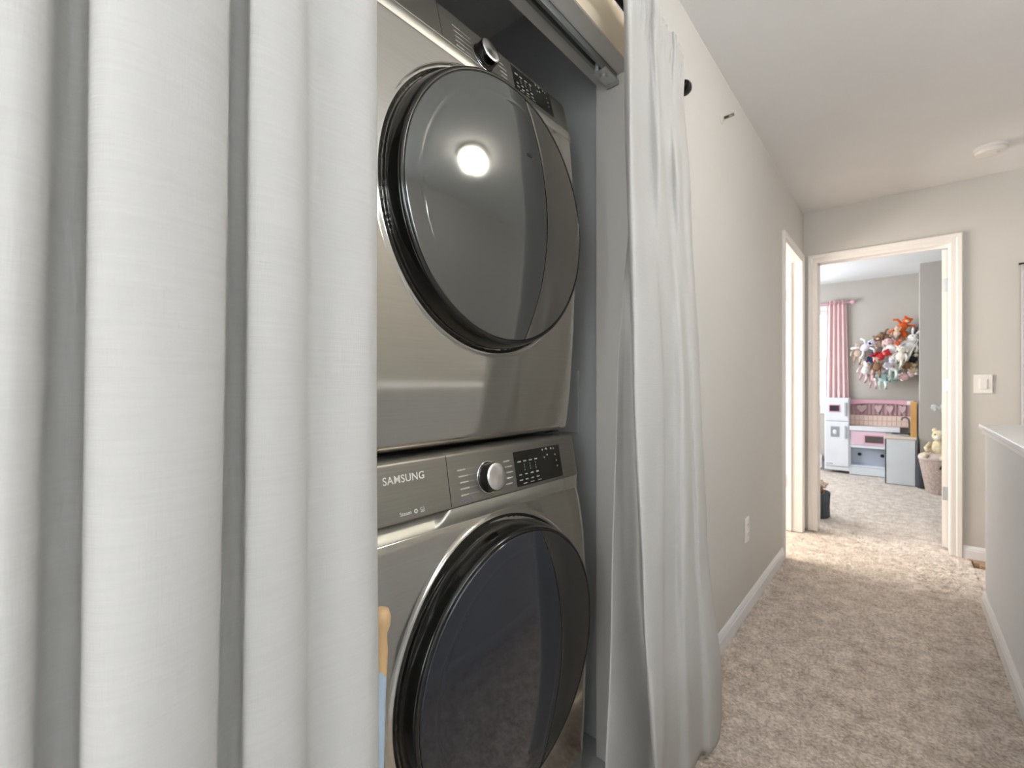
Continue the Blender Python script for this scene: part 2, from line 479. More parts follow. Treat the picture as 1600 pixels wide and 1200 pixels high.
# jambs (lining boards with a stop)
bm = bmesh.new()
box(bm, BD0 - 0.001, BD0 + 0.004, YE - 0.001, YE + 0.116, 0, DH)
box(bm, BD1 - 0.004, BD1 + 0.001, YE - 0.001, YE + 0.116, 0, DH)
box(bm, BD0, BD1, YE - 0.001, YE + 0.116, DH - 0.004, DH + 0.001)
box(bm, BD0 + 0.004, BD0 + 0.014, YE + 0.045, YE + 0.075, 0, DH - 0.004)
box(bm, BD0 + 0.004, BD1 - 0.004, YE + 0.045, YE + 0.075, DH - 0.014, DH - 0.004)
setting('door_1', bm, m_trim)
bm = bmesh.new()
box(bm, JX - 0.001, WX + 0.001, SD1 - 0.004, SD1 + 0.001, 0, DH)
box(bm, JX - 0.001, WX + 0.001, SD0 - 0.001, SD0 + 0.004, 0, DH)
box(bm, JX - 0.001, WX + 0.001, SD0, SD1, DH - 0.004, DH + 0.001)
box(bm, -0.655, -0.640, SD1 - 0.016, SD1 - 0.004, 0, DH - 0.004)
d2 = setting('door_2', bm, m_trim)
for hz in (1.80, 1.11, 0.38):
    h = bmesh.new()
    box(h, JX + 0.002, JX + 0.028, SD1 - 0.007, SD1 - 0.003, hz - 0.045, hz + 0.045, bev=0.001, seg=1)
    cyl(h, (JX - 0.004, SD1 - 0.010, hz - 0.045), (JX - 0.004, SD1 - 0.010, hz + 0.045), 0.006, n=10)
    obj('hinge', h, m_hinge, d2)
# side-room door leaf swung right back
lf = setting('door_3', BX(JX - 0.70, JX - 0.012, SD1 + 0.012, SD1 + 0.047, 0.01, DH - 0.008, bev=0.002, seg=1), m_trim)
# bedroom door leaf: open at a right angle into the room; stiles, rails and sunk panels
dl = bpy.data.objects.new('door_4', None); COL.objects.link(dl); dl['kind'] = 'structure'; dl.location = (0.203, 4.243, 0.012); dl.rotation_euler = (0, 0, math.radians(-3))
LW, LH, LT = 0.70, 2.02, 0.033
bm = bmesh.new()
box(bm, 0.006, LT - 0.006, 0.05, LW - 0.05, 0.05, LH - 0.05)
box(bm, 0, LT, 0, 0.11, 0, LH); box(bm, 0, LT, LW - 0.11, LW, 0, LH); box(bm, 0, LT, 0.30, 0.40, 0.2, LH - 0.1)
for a, b in ((0, 0.22), (0.80, 0.95), (1.52, 1.62), (LH - 0.12, LH)): box(bm, 0, LT, 0.105, LW - 0.105, a, b)
obj('door_leaf', bm, m_trim, dl)
for a, b in ((0.26, 0.76), (0.99, 1.48), (1.66, LH - 0.16)):
    for c, d in ((0.135, 0.275), (0.425, 0.565)):
        obj('door_panel', BX(0.002, LT - 0.002, c, d, a, b, bev=0.003, seg=1), m_trim, dl)
for hz in (1.78, 1.10, 0.365):
    h = bmesh.new()
    box(h, 0.004, LT + 0.002, -0.0025, 0.0015, hz - 0.045, hz + 0.045, bev=0.001, seg=1)
    cyl(h, (LT + 0.004, -0.006, hz - 0.045), (LT + 0.004, -0.006, hz + 0.045), 0.006, n=10)
    for k in (-0.028, 0.0, 0.028): cyl(h, (0.016, -0.0035, hz + k), (0.016, -0.002, hz + k), 0.004, n=8)
    obj('hinge', h, m_hinge, dl)
for s in (-1, 1):
    h = lathe(bmesh.new(), [(0.0, 0.0), (0.032, 0.0), (0.032, 0.006), (0.012, 0.010), (0.012, 0.03), (0.024, 0.038), (0.028, 0.05), (0.022, 0.062), (0, 0.066)], axis='x', c=(0, 0, 0), n=20)
    if s < 0: bmesh.ops.scale(h, vec=(-1, 1, 1), verts=h.verts[:]); bmesh.ops.reverse_faces(h, faces=h.faces[:])
    obj('door_handle', h, m_hinge, dl, smooth=True, sharp=40, loc=((LT if s > 0 else 0), LW - 0.06, 0.92))

# baseboards with a moulded top
def baseboard(name, p0, p1, out, h=0.083):
    p0, p1, out = Vector(p0), Vector(p1), Vector(out)
    prof = [(0, 0), (0.0125, 0), (0.0125, h * 0.66), (0.010, h * 0.72), (0.010, h * 0.80), (0.0055, h * 0.93), (0.003, h), (0, h)]
    bm = bmesh.new()
    A = [bm.verts.new(p0 + out * d + Vector((0, 0, z - 0.004))) for d, z in prof]
    B = [bm.verts.new(p1 + out * d + Vector((0, 0, z - 0.004))) for d, z in prof]
    n = len(prof)
    for i in range(n):
        bm.faces.new((A[i], A[(i + 1) % n], B[(i + 1) % n], B[i]))
    bm.faces.new(A[::-1]); bm.faces.new(B)
    bmesh.ops.recalc_face_normals(bm, faces=bm.faces[:])
    return setting(name, bm, m_cap)
baseboard('baseboard_left', (WX, OY1 + 0.01, 0), (WX, SD0 - 0.058, 0), (1, 0, 0))
baseboard('baseboard_end', (BD1 + 0.058, YE, 0), (1.45, YE, 0), (0, -1, 0))
baseboard('baseboard_bedroom', (-2.4, BY, 0), (0.145, BY, 0), (0, -1, 0), 0.1)
baseboard('baseboard_bump', (0.145, 6.66, 0), (1.45, 6.66, 0), (0, -1, 0))
baseboard('baseboard_half_wall', (PX, -1.6, 0), (PX, 3.265, 0), (-1, 0, 0))
baseboard('baseboard_back', (-0.58, -2.3, 0), (1.45, -2.3, 0), (0, 1, 0))

# half wall round the stairwell with its cap
bm = bmesh.new()
box(bm, PX, PX + 0.115, -1.6, 3.265, -0.15, 0.895)
box(bm, PX + 0.1, 1.45, 3.15, 3.265, -2.4, 0.895)
box(bm, PX, PX + 0.115, -1.6, 3.265, -2.4, -0.13)
setting('wall_half', bm, m_pony)
bm = bmesh.new()
box(bm, PX - 0.022, PX + 0.137, -1.62, 3.287, 0.895, 0.918, bev=0.005)
box(bm, PX + 0.12, 1.45, 3.128, 3.287, 0.895, 0.918, bev=0.005)
box(bm, PX - 0.010, PX + 0.12, -1.6, 3.277, 0.872, 0.895, bev=0.003)
setting('trim_half_wall_cap', bm, m_cap)
# flight of carpeted stairs going down inside the well
st = bpy.data.objects.new('stairs', None); COL.objects.link(st); st['kind'] = 'structure'
for i in range(11):
    y1 = 3.15 - i * 0.265
    obj('step', BX(PX + 0.115, 1.45, y1 - 0.285, y1, -2.4, -0.2 - i * 0.19, bev=0.012), m_carpet, st)

# ------------------------------------------------------------------ closet fittings
tk = thing('door_track', 'grey metal folding-door track on the underside of the closet opening', 'track', (-0.638, 0.43, OH))
bm = bmesh.new()
L2 = (OY1 - OY0) / 2 - 0.006
box(bm, -0.013, -0.010, -L2, L2, -0.022, 0); box(bm, 0.010, 0.013, -L2, L2, -0.022, 0); box(bm, -0.013, 0.013, -L2, L2, -0.002, 0)
box(bm, -0.010, -0.005, -L2, L2, -0.022, -0.019); box(bm, 0.005, 0.010, -L2, L2, -0.022, -0.019)
obj('rail', bm, m_track, tk)
bm = bmesh.new()
box(bm, -0.020, 0.020, L2 - 0.075, L2 - 0.002, -0.026, -0.021, bev=0.001, seg=1)
box(bm, -0.020, 0.020, L2 - 0.006, L2 + 0.000, -0.032, -0.021, bev=0.001, seg=1)
cyl(bm, (0, L2 - 0.05, -0.034), (0, L2 - 0.05, -0.026), 0.010, n=14)
cyl(bm, (0, L2 - 0.09, -0.036), (0, L2 - 0.09, -0.015), 0.006, n=12)
obj('pivot_bracket', bm, m_hinge, tk)

pl = thing('wall_cover_plate', 'tall grey cover plate on the closet side wall beside the machines', 'cover plate', (-0.85, 1.25, 1.06))
obj('plate', BX(-0.06, 0.058, -0.007, 0, -0.10, 0.105, bev=0.003), m_closet, pl)
for z in (-0.08, 0.085):
    obj('screw', cyl(bmesh.new(), (0, -0.009, z), (0, -0.006, z), 0.004, n=10), m_hinge, pl)

# ------------------------------------------------------------------ washer and dryer
MY0, MY1 = 0.392, 1.078
MC = (MY0 + MY1) / 2
MW = MY1 - MY0
def machine(name, label, z0, x0, is_washer):
    t = thing(name, label, 'dryer' if not is_washer else 'washing machine', (x0, MC, z0))
    H = 0.984 if is_washer else 0.908
    pb, pt = (0.872, 0.980) if is_washer else (0.817, 0.906)            # panel bottom / top above base
    band = 0.840 if is_washer else 0.792
    zc = 0.535 if is_washer else 0.487
    R = 0.286 if is_washer else 0.292
    kk = 0.10 if is_washer else 0.14
    def bow(v):
        w = -kk * (v - 0.45) ** 2
        if is_washer: w += 0.018 - 0.6 * max(0.0, v - 0.68) ** 2
        else: w += 0.001
        return w
    ew = 0.035
    def edge(u):
        d = MW / 2 - abs(u)
        if d >= ew: return 0.0
        d = max(d, 0.0)
        return -(ew - math.sqrt(max(0, ew * ew - (ew - d) ** 2)))
    door_w = bow(zc) - 0.004
    # cabinet
    bm = BX(-0.72, -0.12, -MW / 2, MW / 2, 0.02 if is_washer else 0.012, H - 0.012, bev=0.006)
    obj('cabinet', bm, m_cabinet, t)
    # front skin, a bowed sheet with a rolled lip round the door
    us = np.concatenate([np.linspace(-MW / 2, -MW / 2 + ew, 10)[:-1], np.linspace(-MW / 2 + ew, MW / 2 - ew, 240), np.linspace(MW / 2 - ew, MW / 2, 10)[1:]])
    vb = 0.022 if is_washer else -0.012
    vs = np.concatenate([np.linspace(vb, vb + 0.02, 5)[:-1], np.linspace(vb + 0.02, band, 290)])
    P = np.zeros((len(vs) + 2, len(us), 3))
    for i, v in enumerate(vs):
        for j, u in enumerate(us):
            w = bow(v) + edge(u)
            if not is_washer or True:
                d = max(0, vb + 0.02 - v); w -= 0.02 - math.sqrt(max(0, 0.0004 - d * d))
            r = math.hypot(u, v - zc)
            lip = r - (R + 0.006)
            if -0.02 < lip < 0.016:
                w += 0.004 * math.exp(-((lip - 0.004) / 0.0042) ** 2)
            if r < R + 0.004: w -= 0.003
            uu = u
            # round the two lower corners of the outline
            cr = 0.03
            if v < vb + cr and abs(u) > MW / 2 - cr:
                lim = MW / 2 - cr + math.sqrt(max(0, cr * cr - (vb + cr - v) ** 2))
                uu = max(-lim, min(lim, u))
            P[i + 1, j] = (w, uu, v)
    P[0] = P[1]; P[0, :, 0] = -0.10
    P[-1] = P[-2]; P[-1, :, 0] -= 0.02
    grid_mesh('front_panel', P, m_steel, t)
    # control panel: leans back, rounded upper corners
    wb_, wt_ = -0.674 - x0, -0.694 - x0
    if not is_washer: wb_, wt_ = -0.701 - x0, -0.723 - x0
    def panel(u, v, off=0.0):
        f = (v - pb) / (pt - pb)
        return Vector((wb_ + (wt_ - wb_) * f + edge(u) * 1.0 + off, u, v))
    tilt = math.atan2(wb_ - wt_, pt - pb)
    vs2 = np.linspace(pb, pt, 30)
    P = np.zeros((len(vs2) + 3, len(us), 3))
    for i, v in enumerate(vs2):
        cr = 0.030
        for j, u in enumerate(us):
            uu = u; dl_ = v - (pt - cr)
            if dl_ > 0:
                lim = MW / 2 - cr + math.sqrt(max(0, cr * cr - dl_ * dl_)); uu = max(-lim, min(lim, u))
            d2_ = max(0, v - (pt - 0.006))
            p = panel(uu, v); p.x -= 0.006 - math.sqrt(max(0, 0.000036 - d2_ * d2_)) if d2_ else 0
            P[i + 1, j] = p
    P[0] = P[1]; P[0, :, 0] -= 0.040
    P[-2] = P[-3]; P[-2, :, 0] -= 0.05
    P[-1] = P[-2]; P[-1, :, 0] = -0.16; P[-1, :, 2] -= 0.012
    grid_mesh('control_panel', P, m_panel, t)
    # bright chamfered band between panel and front; on the washer its left third is scooped out as the drawer pull
    seam = 0.597 - MC
    uf = np.linspace(-MW / 2, MW / 2, 160)
    fr = np.linspace(0, 1, 9)
    P = np.zeros((len(fr), len(uf), 3))
    for i, f in enumerate(fr):
        for j, u in enumerate(uf):
            v = band + (pb + 0.001 - band) * f
            w0_, w1_ = bow(band) + edge(u), wb_ + edge(u) - 0.001
            w = w0_ + (w1_ - w0_) * f + 0.003 * math.sin(math.pi * f)
            if is_washer:
                k = min(1, max(0, (0.561 + 0.031 * f - MC - u) / 0.008)); k = k * k * (3 - 2 * k)
                w -= 0.030 * k * max(0.0, f - 0.08) ** 0.8
                k2 = min(1, max(0, (u - (MW / 2 - 0.12)) / 0.03))
                w -= 0.004 * k2 * math.sin(math.pi * f)
            P[i, j] = (w, u, v)
    grid_mesh('band', P, m_band, t)
    # top plate
    obj('top_plate', BX(-0.72, -0.13, -MW / 2 + 0.003, MW / 2 - 0.003, H - 0.024, H - 0.010, bev=0.004), m_cabinet, t)
    # ---- door
    dw = 0.046
    bm = lathe(bmesh.new(), [(R - 0.01, -0.004), (R - 0.002, -0.004), (R, 0.004), (R - 0.001, 0.012), (R - 0.007, dw - 0.008), (R - 0.010, dw - 0.002), (R - 0.014, dw), (R - 0.017, dw - 0.001), (R - 0.020, dw - 0.006), (0.0, dw - 0.014)], axis='x', c=(door_w, 0, zc), n=128)
    ring = obj('door', bm, m_black, t, smooth=True, sharp=50)
    Ri = R - 0.0165
    def face_w(r, u, v, trim):
        f = r / Ri
        w = dw + 0.016 * (1 - f * f)
        if r > Ri - 0.004: w -= 0.004 * ((r - Ri + 0.004) / 0.004) ** 2
        if not trim:
            g = (r - (R - 0.052)) / 0.0022
            w -= (0.0006 if is_washer else 0.0005) * math.exp(-g * g)
            q = math.hypot(u - 0.01, v) - 0.150
            s = 1 / (1 + math.exp(max(-40, min(40, q / 0.012))))
            if not is_washer: w -= 0.0007 * s
        return w
    def split(v):
        return (0.128 if is_washer else 0.118) - 0.95 * v * v
    vv = Ri * np.sin(np.linspace(-math.pi / 2 + 0.02, math.pi / 2 - 0.02, 120))
    for nm, trim, mm in (('door_glass', False, m_wglass if is_washer else m_dglass), ('door_handle', True, m_wtrim if is_washer else m_dtrim)):
        n = 130 if not trim else 40
        P = np.zeros((len(vv), n, 3))
        for i, v in enumerate(vv):
            lim = math.sqrt(Ri * Ri - v * v)
            sp = min(split(v), lim - 1e-5); sp = max(sp, -lim + 1e-5)
            a, b = (-lim, sp - 0.0012) if not trim else (sp, lim)
            b = max(b, a)
            for j in range(n):
                s = j / (n - 1)
                s = 0.5 - 0.5 * math.cos(math.pi * s)
                u = a + (b - a) * s
                w = face_w(math.hypot(u, v), u, v, trim)
                if trim:
                    e = u - sp
                    w -= 0.0006 * math.exp(-((e - 0.003) / 0.003) ** 2)
                else:
                    e = sp - u
                    w -= 0.0010 * math.exp(-(e / 0.002) ** 2)
                P[i, j] = (door_w + w, u, zc + v)
        grid_mesh(nm, P, mm, ring)
    # ---- controls
    def M_panel(y, z, off=0.0006):
        u = y - MC
        p = panel(u, z, off)
        Mr = Matrix(((0, -math.sin(tilt), math.cos(tilt), 0), (1, 0, 0, 0), (0, math.cos(tilt), math.sin(tilt), 0), (0, 0, 0, 1)))
        return Matrix.Translation(p) @ Mr
    def bar(bm, y, z, w, h, off=0.0009):
        M = M_panel(y, z, off)
        r = [bm.verts.new(M @ Vector((sx * w / 2, sy * h / 2, sz))) for sz in (-0.0006, 0) for sy in (-1, 1) for sx in (-1, 1)]
        for f in ((4, 5, 7, 6), (0, 1, 5, 4), (2, 6, 7, 3), (0, 4, 6, 2), (1, 3, 7, 5)): bm.faces.new([r[i] for i in f])
    kz = 0.917 if is_washer else 0.848
    ky = 0.712 if is_washer else 0.722
    ks = 1.0 if is_washer else 0.92
    M = M_panel(ky, kz, 0)
    def local_lathe(prof, n=56):
        b = lathe(bmesh.new(), prof, axis='z', n=n); b.transform(M @ Matrix.Diagonal((ks, ks, 1, 1))); return b
    kb = obj('knob', local_lathe([(0.0, -0.002), (0.0325, -0.002), (0.0325, 0.002), (0.0312, 0.003), (0.031, 0.018), (0.0295, 0.024), (0.0, 0.024)]), m_black, t, smooth=True, sharp=35)
    b = bmesh.new()
    nseg = 96
    prof = [(0.0, 0.0262), (0.010, 0.0259), (0.020, 0.0257), (0.0275, 0.0255), (0.0295, 0.0235)]
    lathe(b, prof, axis='z', n=nseg)
    obj('knob_face', b, m_knobface, kb, smooth=True, sharp=60).matrix_local = M @ Matrix.Diagonal((ks, ks, 1, 1))
    b = bmesh.new(); M2 = M_panel(ky, kz, 0.0)
    lathe(b, [(0.0325, 0.0), (0.034, 0.0008), (0.035, 0.0)], axis='z', n=56); b.transform(M2 @ Matrix.Diagonal((ks, ks, 1, 1)))
    obj('knob_ring', b, m_chrome, kb, smooth=True)
    # display window
    y0, y1 = (0.800, 0.985) if is_washer else (0.826, 0.985)
    dz0, dz1 = (0.880, 0.960) if is_washer else (0.830, 0.896)
    sy_, sz_ = (y1 - y0) / 0.185, (dz1 - dz0) / 0.08
    DY = lambda q: y0 + (q - 0.862 + 0.016) * sy_
    DZ = lambda q: dz0 + (q - 0.883) * sz_
    b = bmesh.new()
    ny = 12
    rows = []
    for z in (dz0, dz1):
        rows.append([b.verts.new(panel(y0 + (y1 - y0) * k / ny - MC, z, 0.0007)) for k in range(ny + 1)])
    for k in range(ny): b.faces.new((rows[0][k], rows[0][k + 1], rows[1][k + 1], rows[1][k]))
    ex = bmesh.ops.extrude_face_region(b, geom=b.faces[:])
    bmesh.ops.translate(b, vec=(-0.0015, 0, 0), verts=[v for v in ex['geom'] if isinstance(v, bmesh.types.BMVert)])
    bmesh.ops.recalc_face_normals(b, faces=b.faces[:])
    ds = obj('display', b, m_display, t)
    b = bmesh.new()
    rnd = random.Random(5)
    for c in range(4):
        yc = 0.862 + c * 0.0215
        for (z, w_) in ((0.939, 0.010), (0.909, 0.009), (0.897, 0.010)):
            x = yc - w_ / 2
            while x < yc + w_ / 2:
                l_ = rnd.uniform(0.0016, 0.003); bar(b, DY(x + l_ / 2), DZ(z + rnd.uniform(-.0002, .0002)), l_ * 0.8, 0.0026, 0.0013); x += l_
        if c:
            for k in range(3): bar(b, DY(yc - 0.003), DZ(0.931 - k * 0.006), 0.0012, 0.0028, 0.0013)
    for (yy, zz, s) in ((0.958, 0.957, .005), (0.974, 0.958, .006), (0.975, 0.943, .005), (0.962, 0.938, .004), (0.994, 0.957, .005), (1.005, 0.956, .004), (1.009, 0.940, .0035), (1.011, 0.925, .0045), (1.012, 0.911, .004)):
        bar(b, DY(yy), DZ(zz), s, s * 0.35, 0.0013); bar(b, DY(yy), DZ(zz), s * 0.35, s, 0.0013)
    for c in range(3):
        x = 0.870 + c * 0.028
        for k in range(5): bar(b, DY(x + k * 0.0028), DZ(0.8885), 0.002, 0.0018, 0.0013)
    obj('display_mark', b, m_dispmark, ds)['kind'] = 'stuff'
    # programme names either side of the knob, too small to read: printed as fine strokes
    rnd = random.Random(9)
    for side in (0, 1):
        for k in range(5):
            b = bmesh.new()
            z = (kz + 0.026 * ks) - k * 0.0125 * ks
            cy = ky + (-0.078 if side == 0 else 0.062)
            cy += [0.000, 0.003, 0.005, 0.004, 0.001][k]
            x = cy - rnd.uniform(0.009, 0.013); xe = cy + rnd.uniform(0.009, 0.013)
            while x < xe:
                l_ = rnd.uniform(0.0018, 0.0028)
                bar(b, x + l_ / 2, z + rnd.uniform(-.0002, .0002), l_ * 0.82, rnd.choice((0.0032, 0.0026, 0.0026)), 0.0008); x += l_
            # thin leader towards the knob
            if side == 0: bar(b, (xe + ky - 0.036) / 2 + 0.002, z, max(0.002, ky - 0.040 - xe), 0.0005, 0.0007)
            obj('programme_mark', b, m_grey_print, t)
    # drawer and panel seams: real narrow grooves shown as dark recess strips
    b = bmesh.new(); bar(b, seam + MC, (pb + pt) / 2, 0.0012, pt - pb - 0.006, 0.0004)
    obj('drawer_seam', b, m_blackmat, t)
    if is_washer:
        text('lettering', 'SAMSUNG', 0.0196, M_panel(0.494, 0.9475), m_white_print, t, bold=0.00016, sx=0.98)
        text('lettering', 'Steam', 0.0098, M_panel(0.489, 0.8865), m_white_print, t, bold=0.0001)
        b = bmesh.new()
        Mx = M_panel(0.5115, 0.8865)
        ringb = lathe(bmesh.new(), [(0.0018, 0.0002), (0.0042, 0.0002)], axis='z', n=20); ringb.transform(Mx)
        obj('emblem', ringb, m_white_print, t)
        b = bmesh.new()
        bar(b, 0.5265, 0.8905, 0.008, 0.0007); bar(b, 0.5265, 0.8825, 0.008, 0.0007); bar(b, 0.5227, 0.8865, 0.0007, 0.008); bar(b, 0.5303, 0.8865, 0.0007, 0.008); bar(b, 0.5265, 0.8865, 0.005, 0.0008); bar(b, 0.5265, 0.8845, 0.005, 0.0008)
        obj('emblem', b, m_white_print, t)
        b = bmesh.new()
        for k in range(10): bar(b, 0.624 + k * 0.0034, 0.8815 + (0.0004 if k % 3 else 0), 0.0026, 0.0036, 0.0008)
        obj('programme_mark', b, MATS.get('violet_print') or mat('violet_print', (0.20, 0.18, 0.25), 0.5), t)
        for sx_ in (-0.60, -0.10):
            for sy_ in (-0.27, 0.27):
                obj('foot', lathe(bmesh.new(), [(0, 0), (0.024, 0), (0.026, 0.006), (0.012, 0.010), (0.012, 0.03), (0, 0.03)], c=(sx_, sy_, 0), n=20), m_blackmat, t, smooth=True, sharp=40)
    else:
        # small smart-check emblem on the door glass
        b = bmesh.new()
        for sx_, sz_, w_, h_ in ((0, 0, 0.016, 0.0008), (0, -0.005, 0.016, 0.0008), (-0.008, -0.0025, 0.0008, 0.005), (0.008, -0.0025, 0.0008, 0.005), (0, -0.0025, 0.010, 0.0012)):
            xx = door_w + dw + 0.0135
            box(b, xx - 0.0005, xx + 0.0002, 0.055 + sx_ - w_ / 2, 0.055 + sx_ + w_ / 2, zc + 0.145 + sz_ - h_ / 2, zc + 0.145 + sz_ + h_ / 2)
        obj('emblem', b, m_blackmat, ring)
    return t

def knob_face_mat():
    m = mat('radial_spun_face', (0.80, 0.79, 0.77), 0.26, metal=1.0, var=0.02, aniso=0.85)
    N = m.node_tree.nodes; L = m.node_tree.links
    tg = N.new('ShaderNodeTangent'); tg.direction_type = 'RADIAL'; tg.axis = 'Z'
    L.new(tg.outputs[0], N['Principled BSDF'].inputs['Tangent'])
    return m
m_knobface = knob_face_mat()
m_display = mat('smoked_display', (0.014, 0.014, 0.012), 0.20, var=0.02, coat=0.3)
m_dispmark = mat('display_print', (0.42, 0.42, 0.38), 0.5)

washer = machine('washing_machine', 'lower front-loading machine in platinum steel with dark blue-black round door', 0.0, -0.665, True)
dryer = machine('clothes_dryer', 'upper machine in platinum steel with grey mirrored round door, above the washer', 1.002, -0.683, False)
# stacking kit between them
sk = thing('stacking_bracket', 'black stacking bracket in the gap between dryer and washer', 'bracket', (-0.75, MC, 0.984))
obj('spacer', BX(-0.55, -0.06, -MW / 2 + 0.02, MW / 2 - 0.02, 0.0005, 0.0175, bev=0.002), m_blackmat, sk)
obj('corner_block', BX(-0.05, 0.008, MW / 2 - 0.075, MW / 2 - 0.012, 0.0005, 0.022, bev=0.004), m_black, sk)
obj('corner_block', BX(-0.05, 0.008, -MW / 2 + 0.012, -MW / 2 + 0.075, 0.0005, 0.022, bev=0.004), m_black, sk)
b = bmesh.new(); cyl(b, (0.0, MW / 2 - 0.095, 0.010), (0.013, MW / 2 - 0.095, 0.010), 0.006, n=12)
obj('screw', b, m_chrome, sk)

# ------------------------------------------------------------------ curtains
def catmull(pts, per=8):
    P = np.array(pts, float)
    P = np.vstack([2 * P[0] - P[1], P, 2 * P[-1] - P[-2]])
    out = []
    for i in range(1, len(P) - 2):
        for k in range(per):
            t = k / per
            a, b, c, d = P[i - 1], P[i], P[i + 1], P[i + 2]
            out.append(0.5 * ((2 * b) + (-a + c) * t + (2 * a - 5 * b + 4 * c - d) * t * t + (-a + 3 * b - 3 * c + d) * t ** 3))
    out.append(P[-2])
    return np.array(out)
def drape(name, secs, m, parent, rows=90, per=8, thick=0.0012, ruffle=None, seed=1):
    "secs: [(height, [(x, y), ...])] from top to bottom; lofted with smooth interpolation"
    hs = np.array([s[0] for s in secs]); C = np.array([catmull(s[1], per) for s in secs])
    zz = np.linspace(hs[0], hs[-1], rows)
    P = np.zeros((rows, C.shape[1], 3))
    rng = np.random.default_rng(seed)
    ph = rng.uniform(0, 6.28, 6)
    for i, z in enumerate(zz):
        k = int(np.searchsorted(-hs, -z, side='right')) - 1
        k = max(0, min(len(hs) - 2, k))
        t = (hs[k] - z) / (hs[k] - hs[k + 1]); t = t * t * (3 - 2 * t) * 0.35 + t * 0.65
        c = C[k] * (1 - t) + C[k + 1] * t
        c = c.copy()
        s = np.arange(len(c)) / len(c)
        c[:, 0] += 0.0014 * np.sin(z * 5 + s * 23 + ph[0]) + 0.0008 * np.sin(z * 11 - s * 41 + ph[1])
        if ruffle: c += ruffle(s, z, len(c))
        P[i, :, 0] = c[:, 0]; P[i, :, 1] = c[:, 1]; P[i, :, 2] = z
    d = np.sqrt((np.diff(P[rows // 2, :, :2], axis=0) ** 2).sum(-1))
    arc = np.concatenate([[0], np.cumsum(d)])
    uv = np.zeros((rows, len(arc), 2)); uv[..., 0] = arc[None, :]; uv[..., 1] = zz[:, None]
    return grid_mesh(name, P, m, parent, uv=uv, thick=thick)
def sec(pp): return [(x, -x * ratio(px)) for px, x in pp]

tail = [(-.44, -.42), (-.455, -.395), (-.46, -.365), (-.45, -.33), (-.43, -.30), (-.42, -.26), (-.43, -.215), (-.455, -.195), (-.46, -.165), (-.45, -.135), (-.44, -.12), (-.43, -.09), (-.425, -.055)]
top = sec([(-60, -.428), (0, -.424), (50, -.420), (82, -.424), (99, -.436), (103, -.448), (112, -.458), (126, -.463), (140, -.461), (152, -.450), (148, -.436), (155, -.425), (185, -.415), (245, -.410), (305, -.411), (345, -.417), (366, -.428), (365, -.445), (370, -.456), (380, -.460), (391, -.457), (397, -.446), (393, -.434), (402, -.427), (435, -.424), (465, -.427), (478, -.436), (479, -.447), (490, -.453), (515, -.451), (545, -.447), (570, -.447), (582, -.451), (588, -.460), (585, -.470)])
bot = sec([(-160, -.428), (-90, -.422), (-40, -.416), (-6, -.420), (14, -.434), (16, -.448), (30, -.460), (60, -.466), (100, -.462), (118, -.448), (112, -.430), (120, -.412), (155, -.400), (205, -.395), (260, -.398), (300, -.406), (320, -.422), (318, -.445), (326, -.458), (345, -.464), (366, -.460), (378, -.448), (373, -.432), (384, -.424), (420, -.420), (460, -.425), (477, -.436), (479, -.447), (490, -.452), (515, -.449), (550, -.443), (575, -.443), (586, -.448), (591, -.458), (588, -.470)])
lc = thing('curtain', 'wide white linen curtain with deep folds covering the left half of the closet', 'curtain', (0, 0, 0), group=None)
drape('cloth', [(2.10, tail + top), (1.75, tail + top), (0.25, tail + bot), (0.03, tail + bot)], m_curtain, lc, rows=70, per=8, seed=2)

rt = [(988, -.53), (981, -.515), (975, -.500), (980, -.484), (989, -.478), (999, -.490), (1008, -.500), (1016, -.492), (1024, -.480), (1031, -.494), (1038, -.500), (1047, -.502), (1054, -.492), (1061, -.500), (1067, -.515)]
r2 = [(988, -.53), (984, -.515), (978, -.500), (981, -.480), (988, -.472), (1000, -.490), (1016, -.494), (1028, -.474), (1034, -.474), (1040, -.494), (1050, -.488), (1058, -.474), (1065, -.488), (1075, -.484), (1080, -.508)]
r3 = [(965, -.53), (976, -.525), (991, -.505), (990, -.466), (1001, -.452), (1022, -.455), (1036, -.460), (1038, -.488), (1052, -.490), (1064, -.474), (1070, -.470), (1077, -.484), (1085, -.474), (1091, -.478), (1094, -.502)]
r4 = [(955, -.53), (980, -.525), (1002, -.505), (1003, -.452), (1012, -.437), (1026, -.440), (1036, -.450), (1038, -.480), (1054, -.478), (1067, -.460), (1074, -.458), (1084, -.470), (1093, -.458), (1100, -.462), (1104, -.485)]
r5 = [(945, -.53), (985, -.522), (1023, -.500), (1022, -.447), (1026, -.432), (1031, -.432), (1036, -.440), (1041, -.466), (1058, -.464), (1075, -.444), (1085, -.450), (1098, -.450), (1110, -.434), (1122, -.430), (1128, -.450)]
def ruff(s, z, n):
    out = np.zeros((n, 2))
    a = math.exp(-((z - 2.075) / 0.055) ** 2)
    out[:, 0] = 0.006 * a * np.sin(s * 130) + 0.003 * a * np.sin(s * 310 + z * 30)
    return out
rc = thing('curtain', 'narrow white linen curtain gathered at the right of the closet, rod tip showing', 'curtain', (0, 0, 0))
drape('cloth', [(2.125, sec(rt)), (2.02, sec(rt)), (1.70, sec(r2)), (1.12, sec(r3)), (0.60, sec(r4)), (0.18, sec(r5)), (0.02, sec(r5))], m_curtain, rc, rows=110, per=10, ruffle=ruff, seed=4)
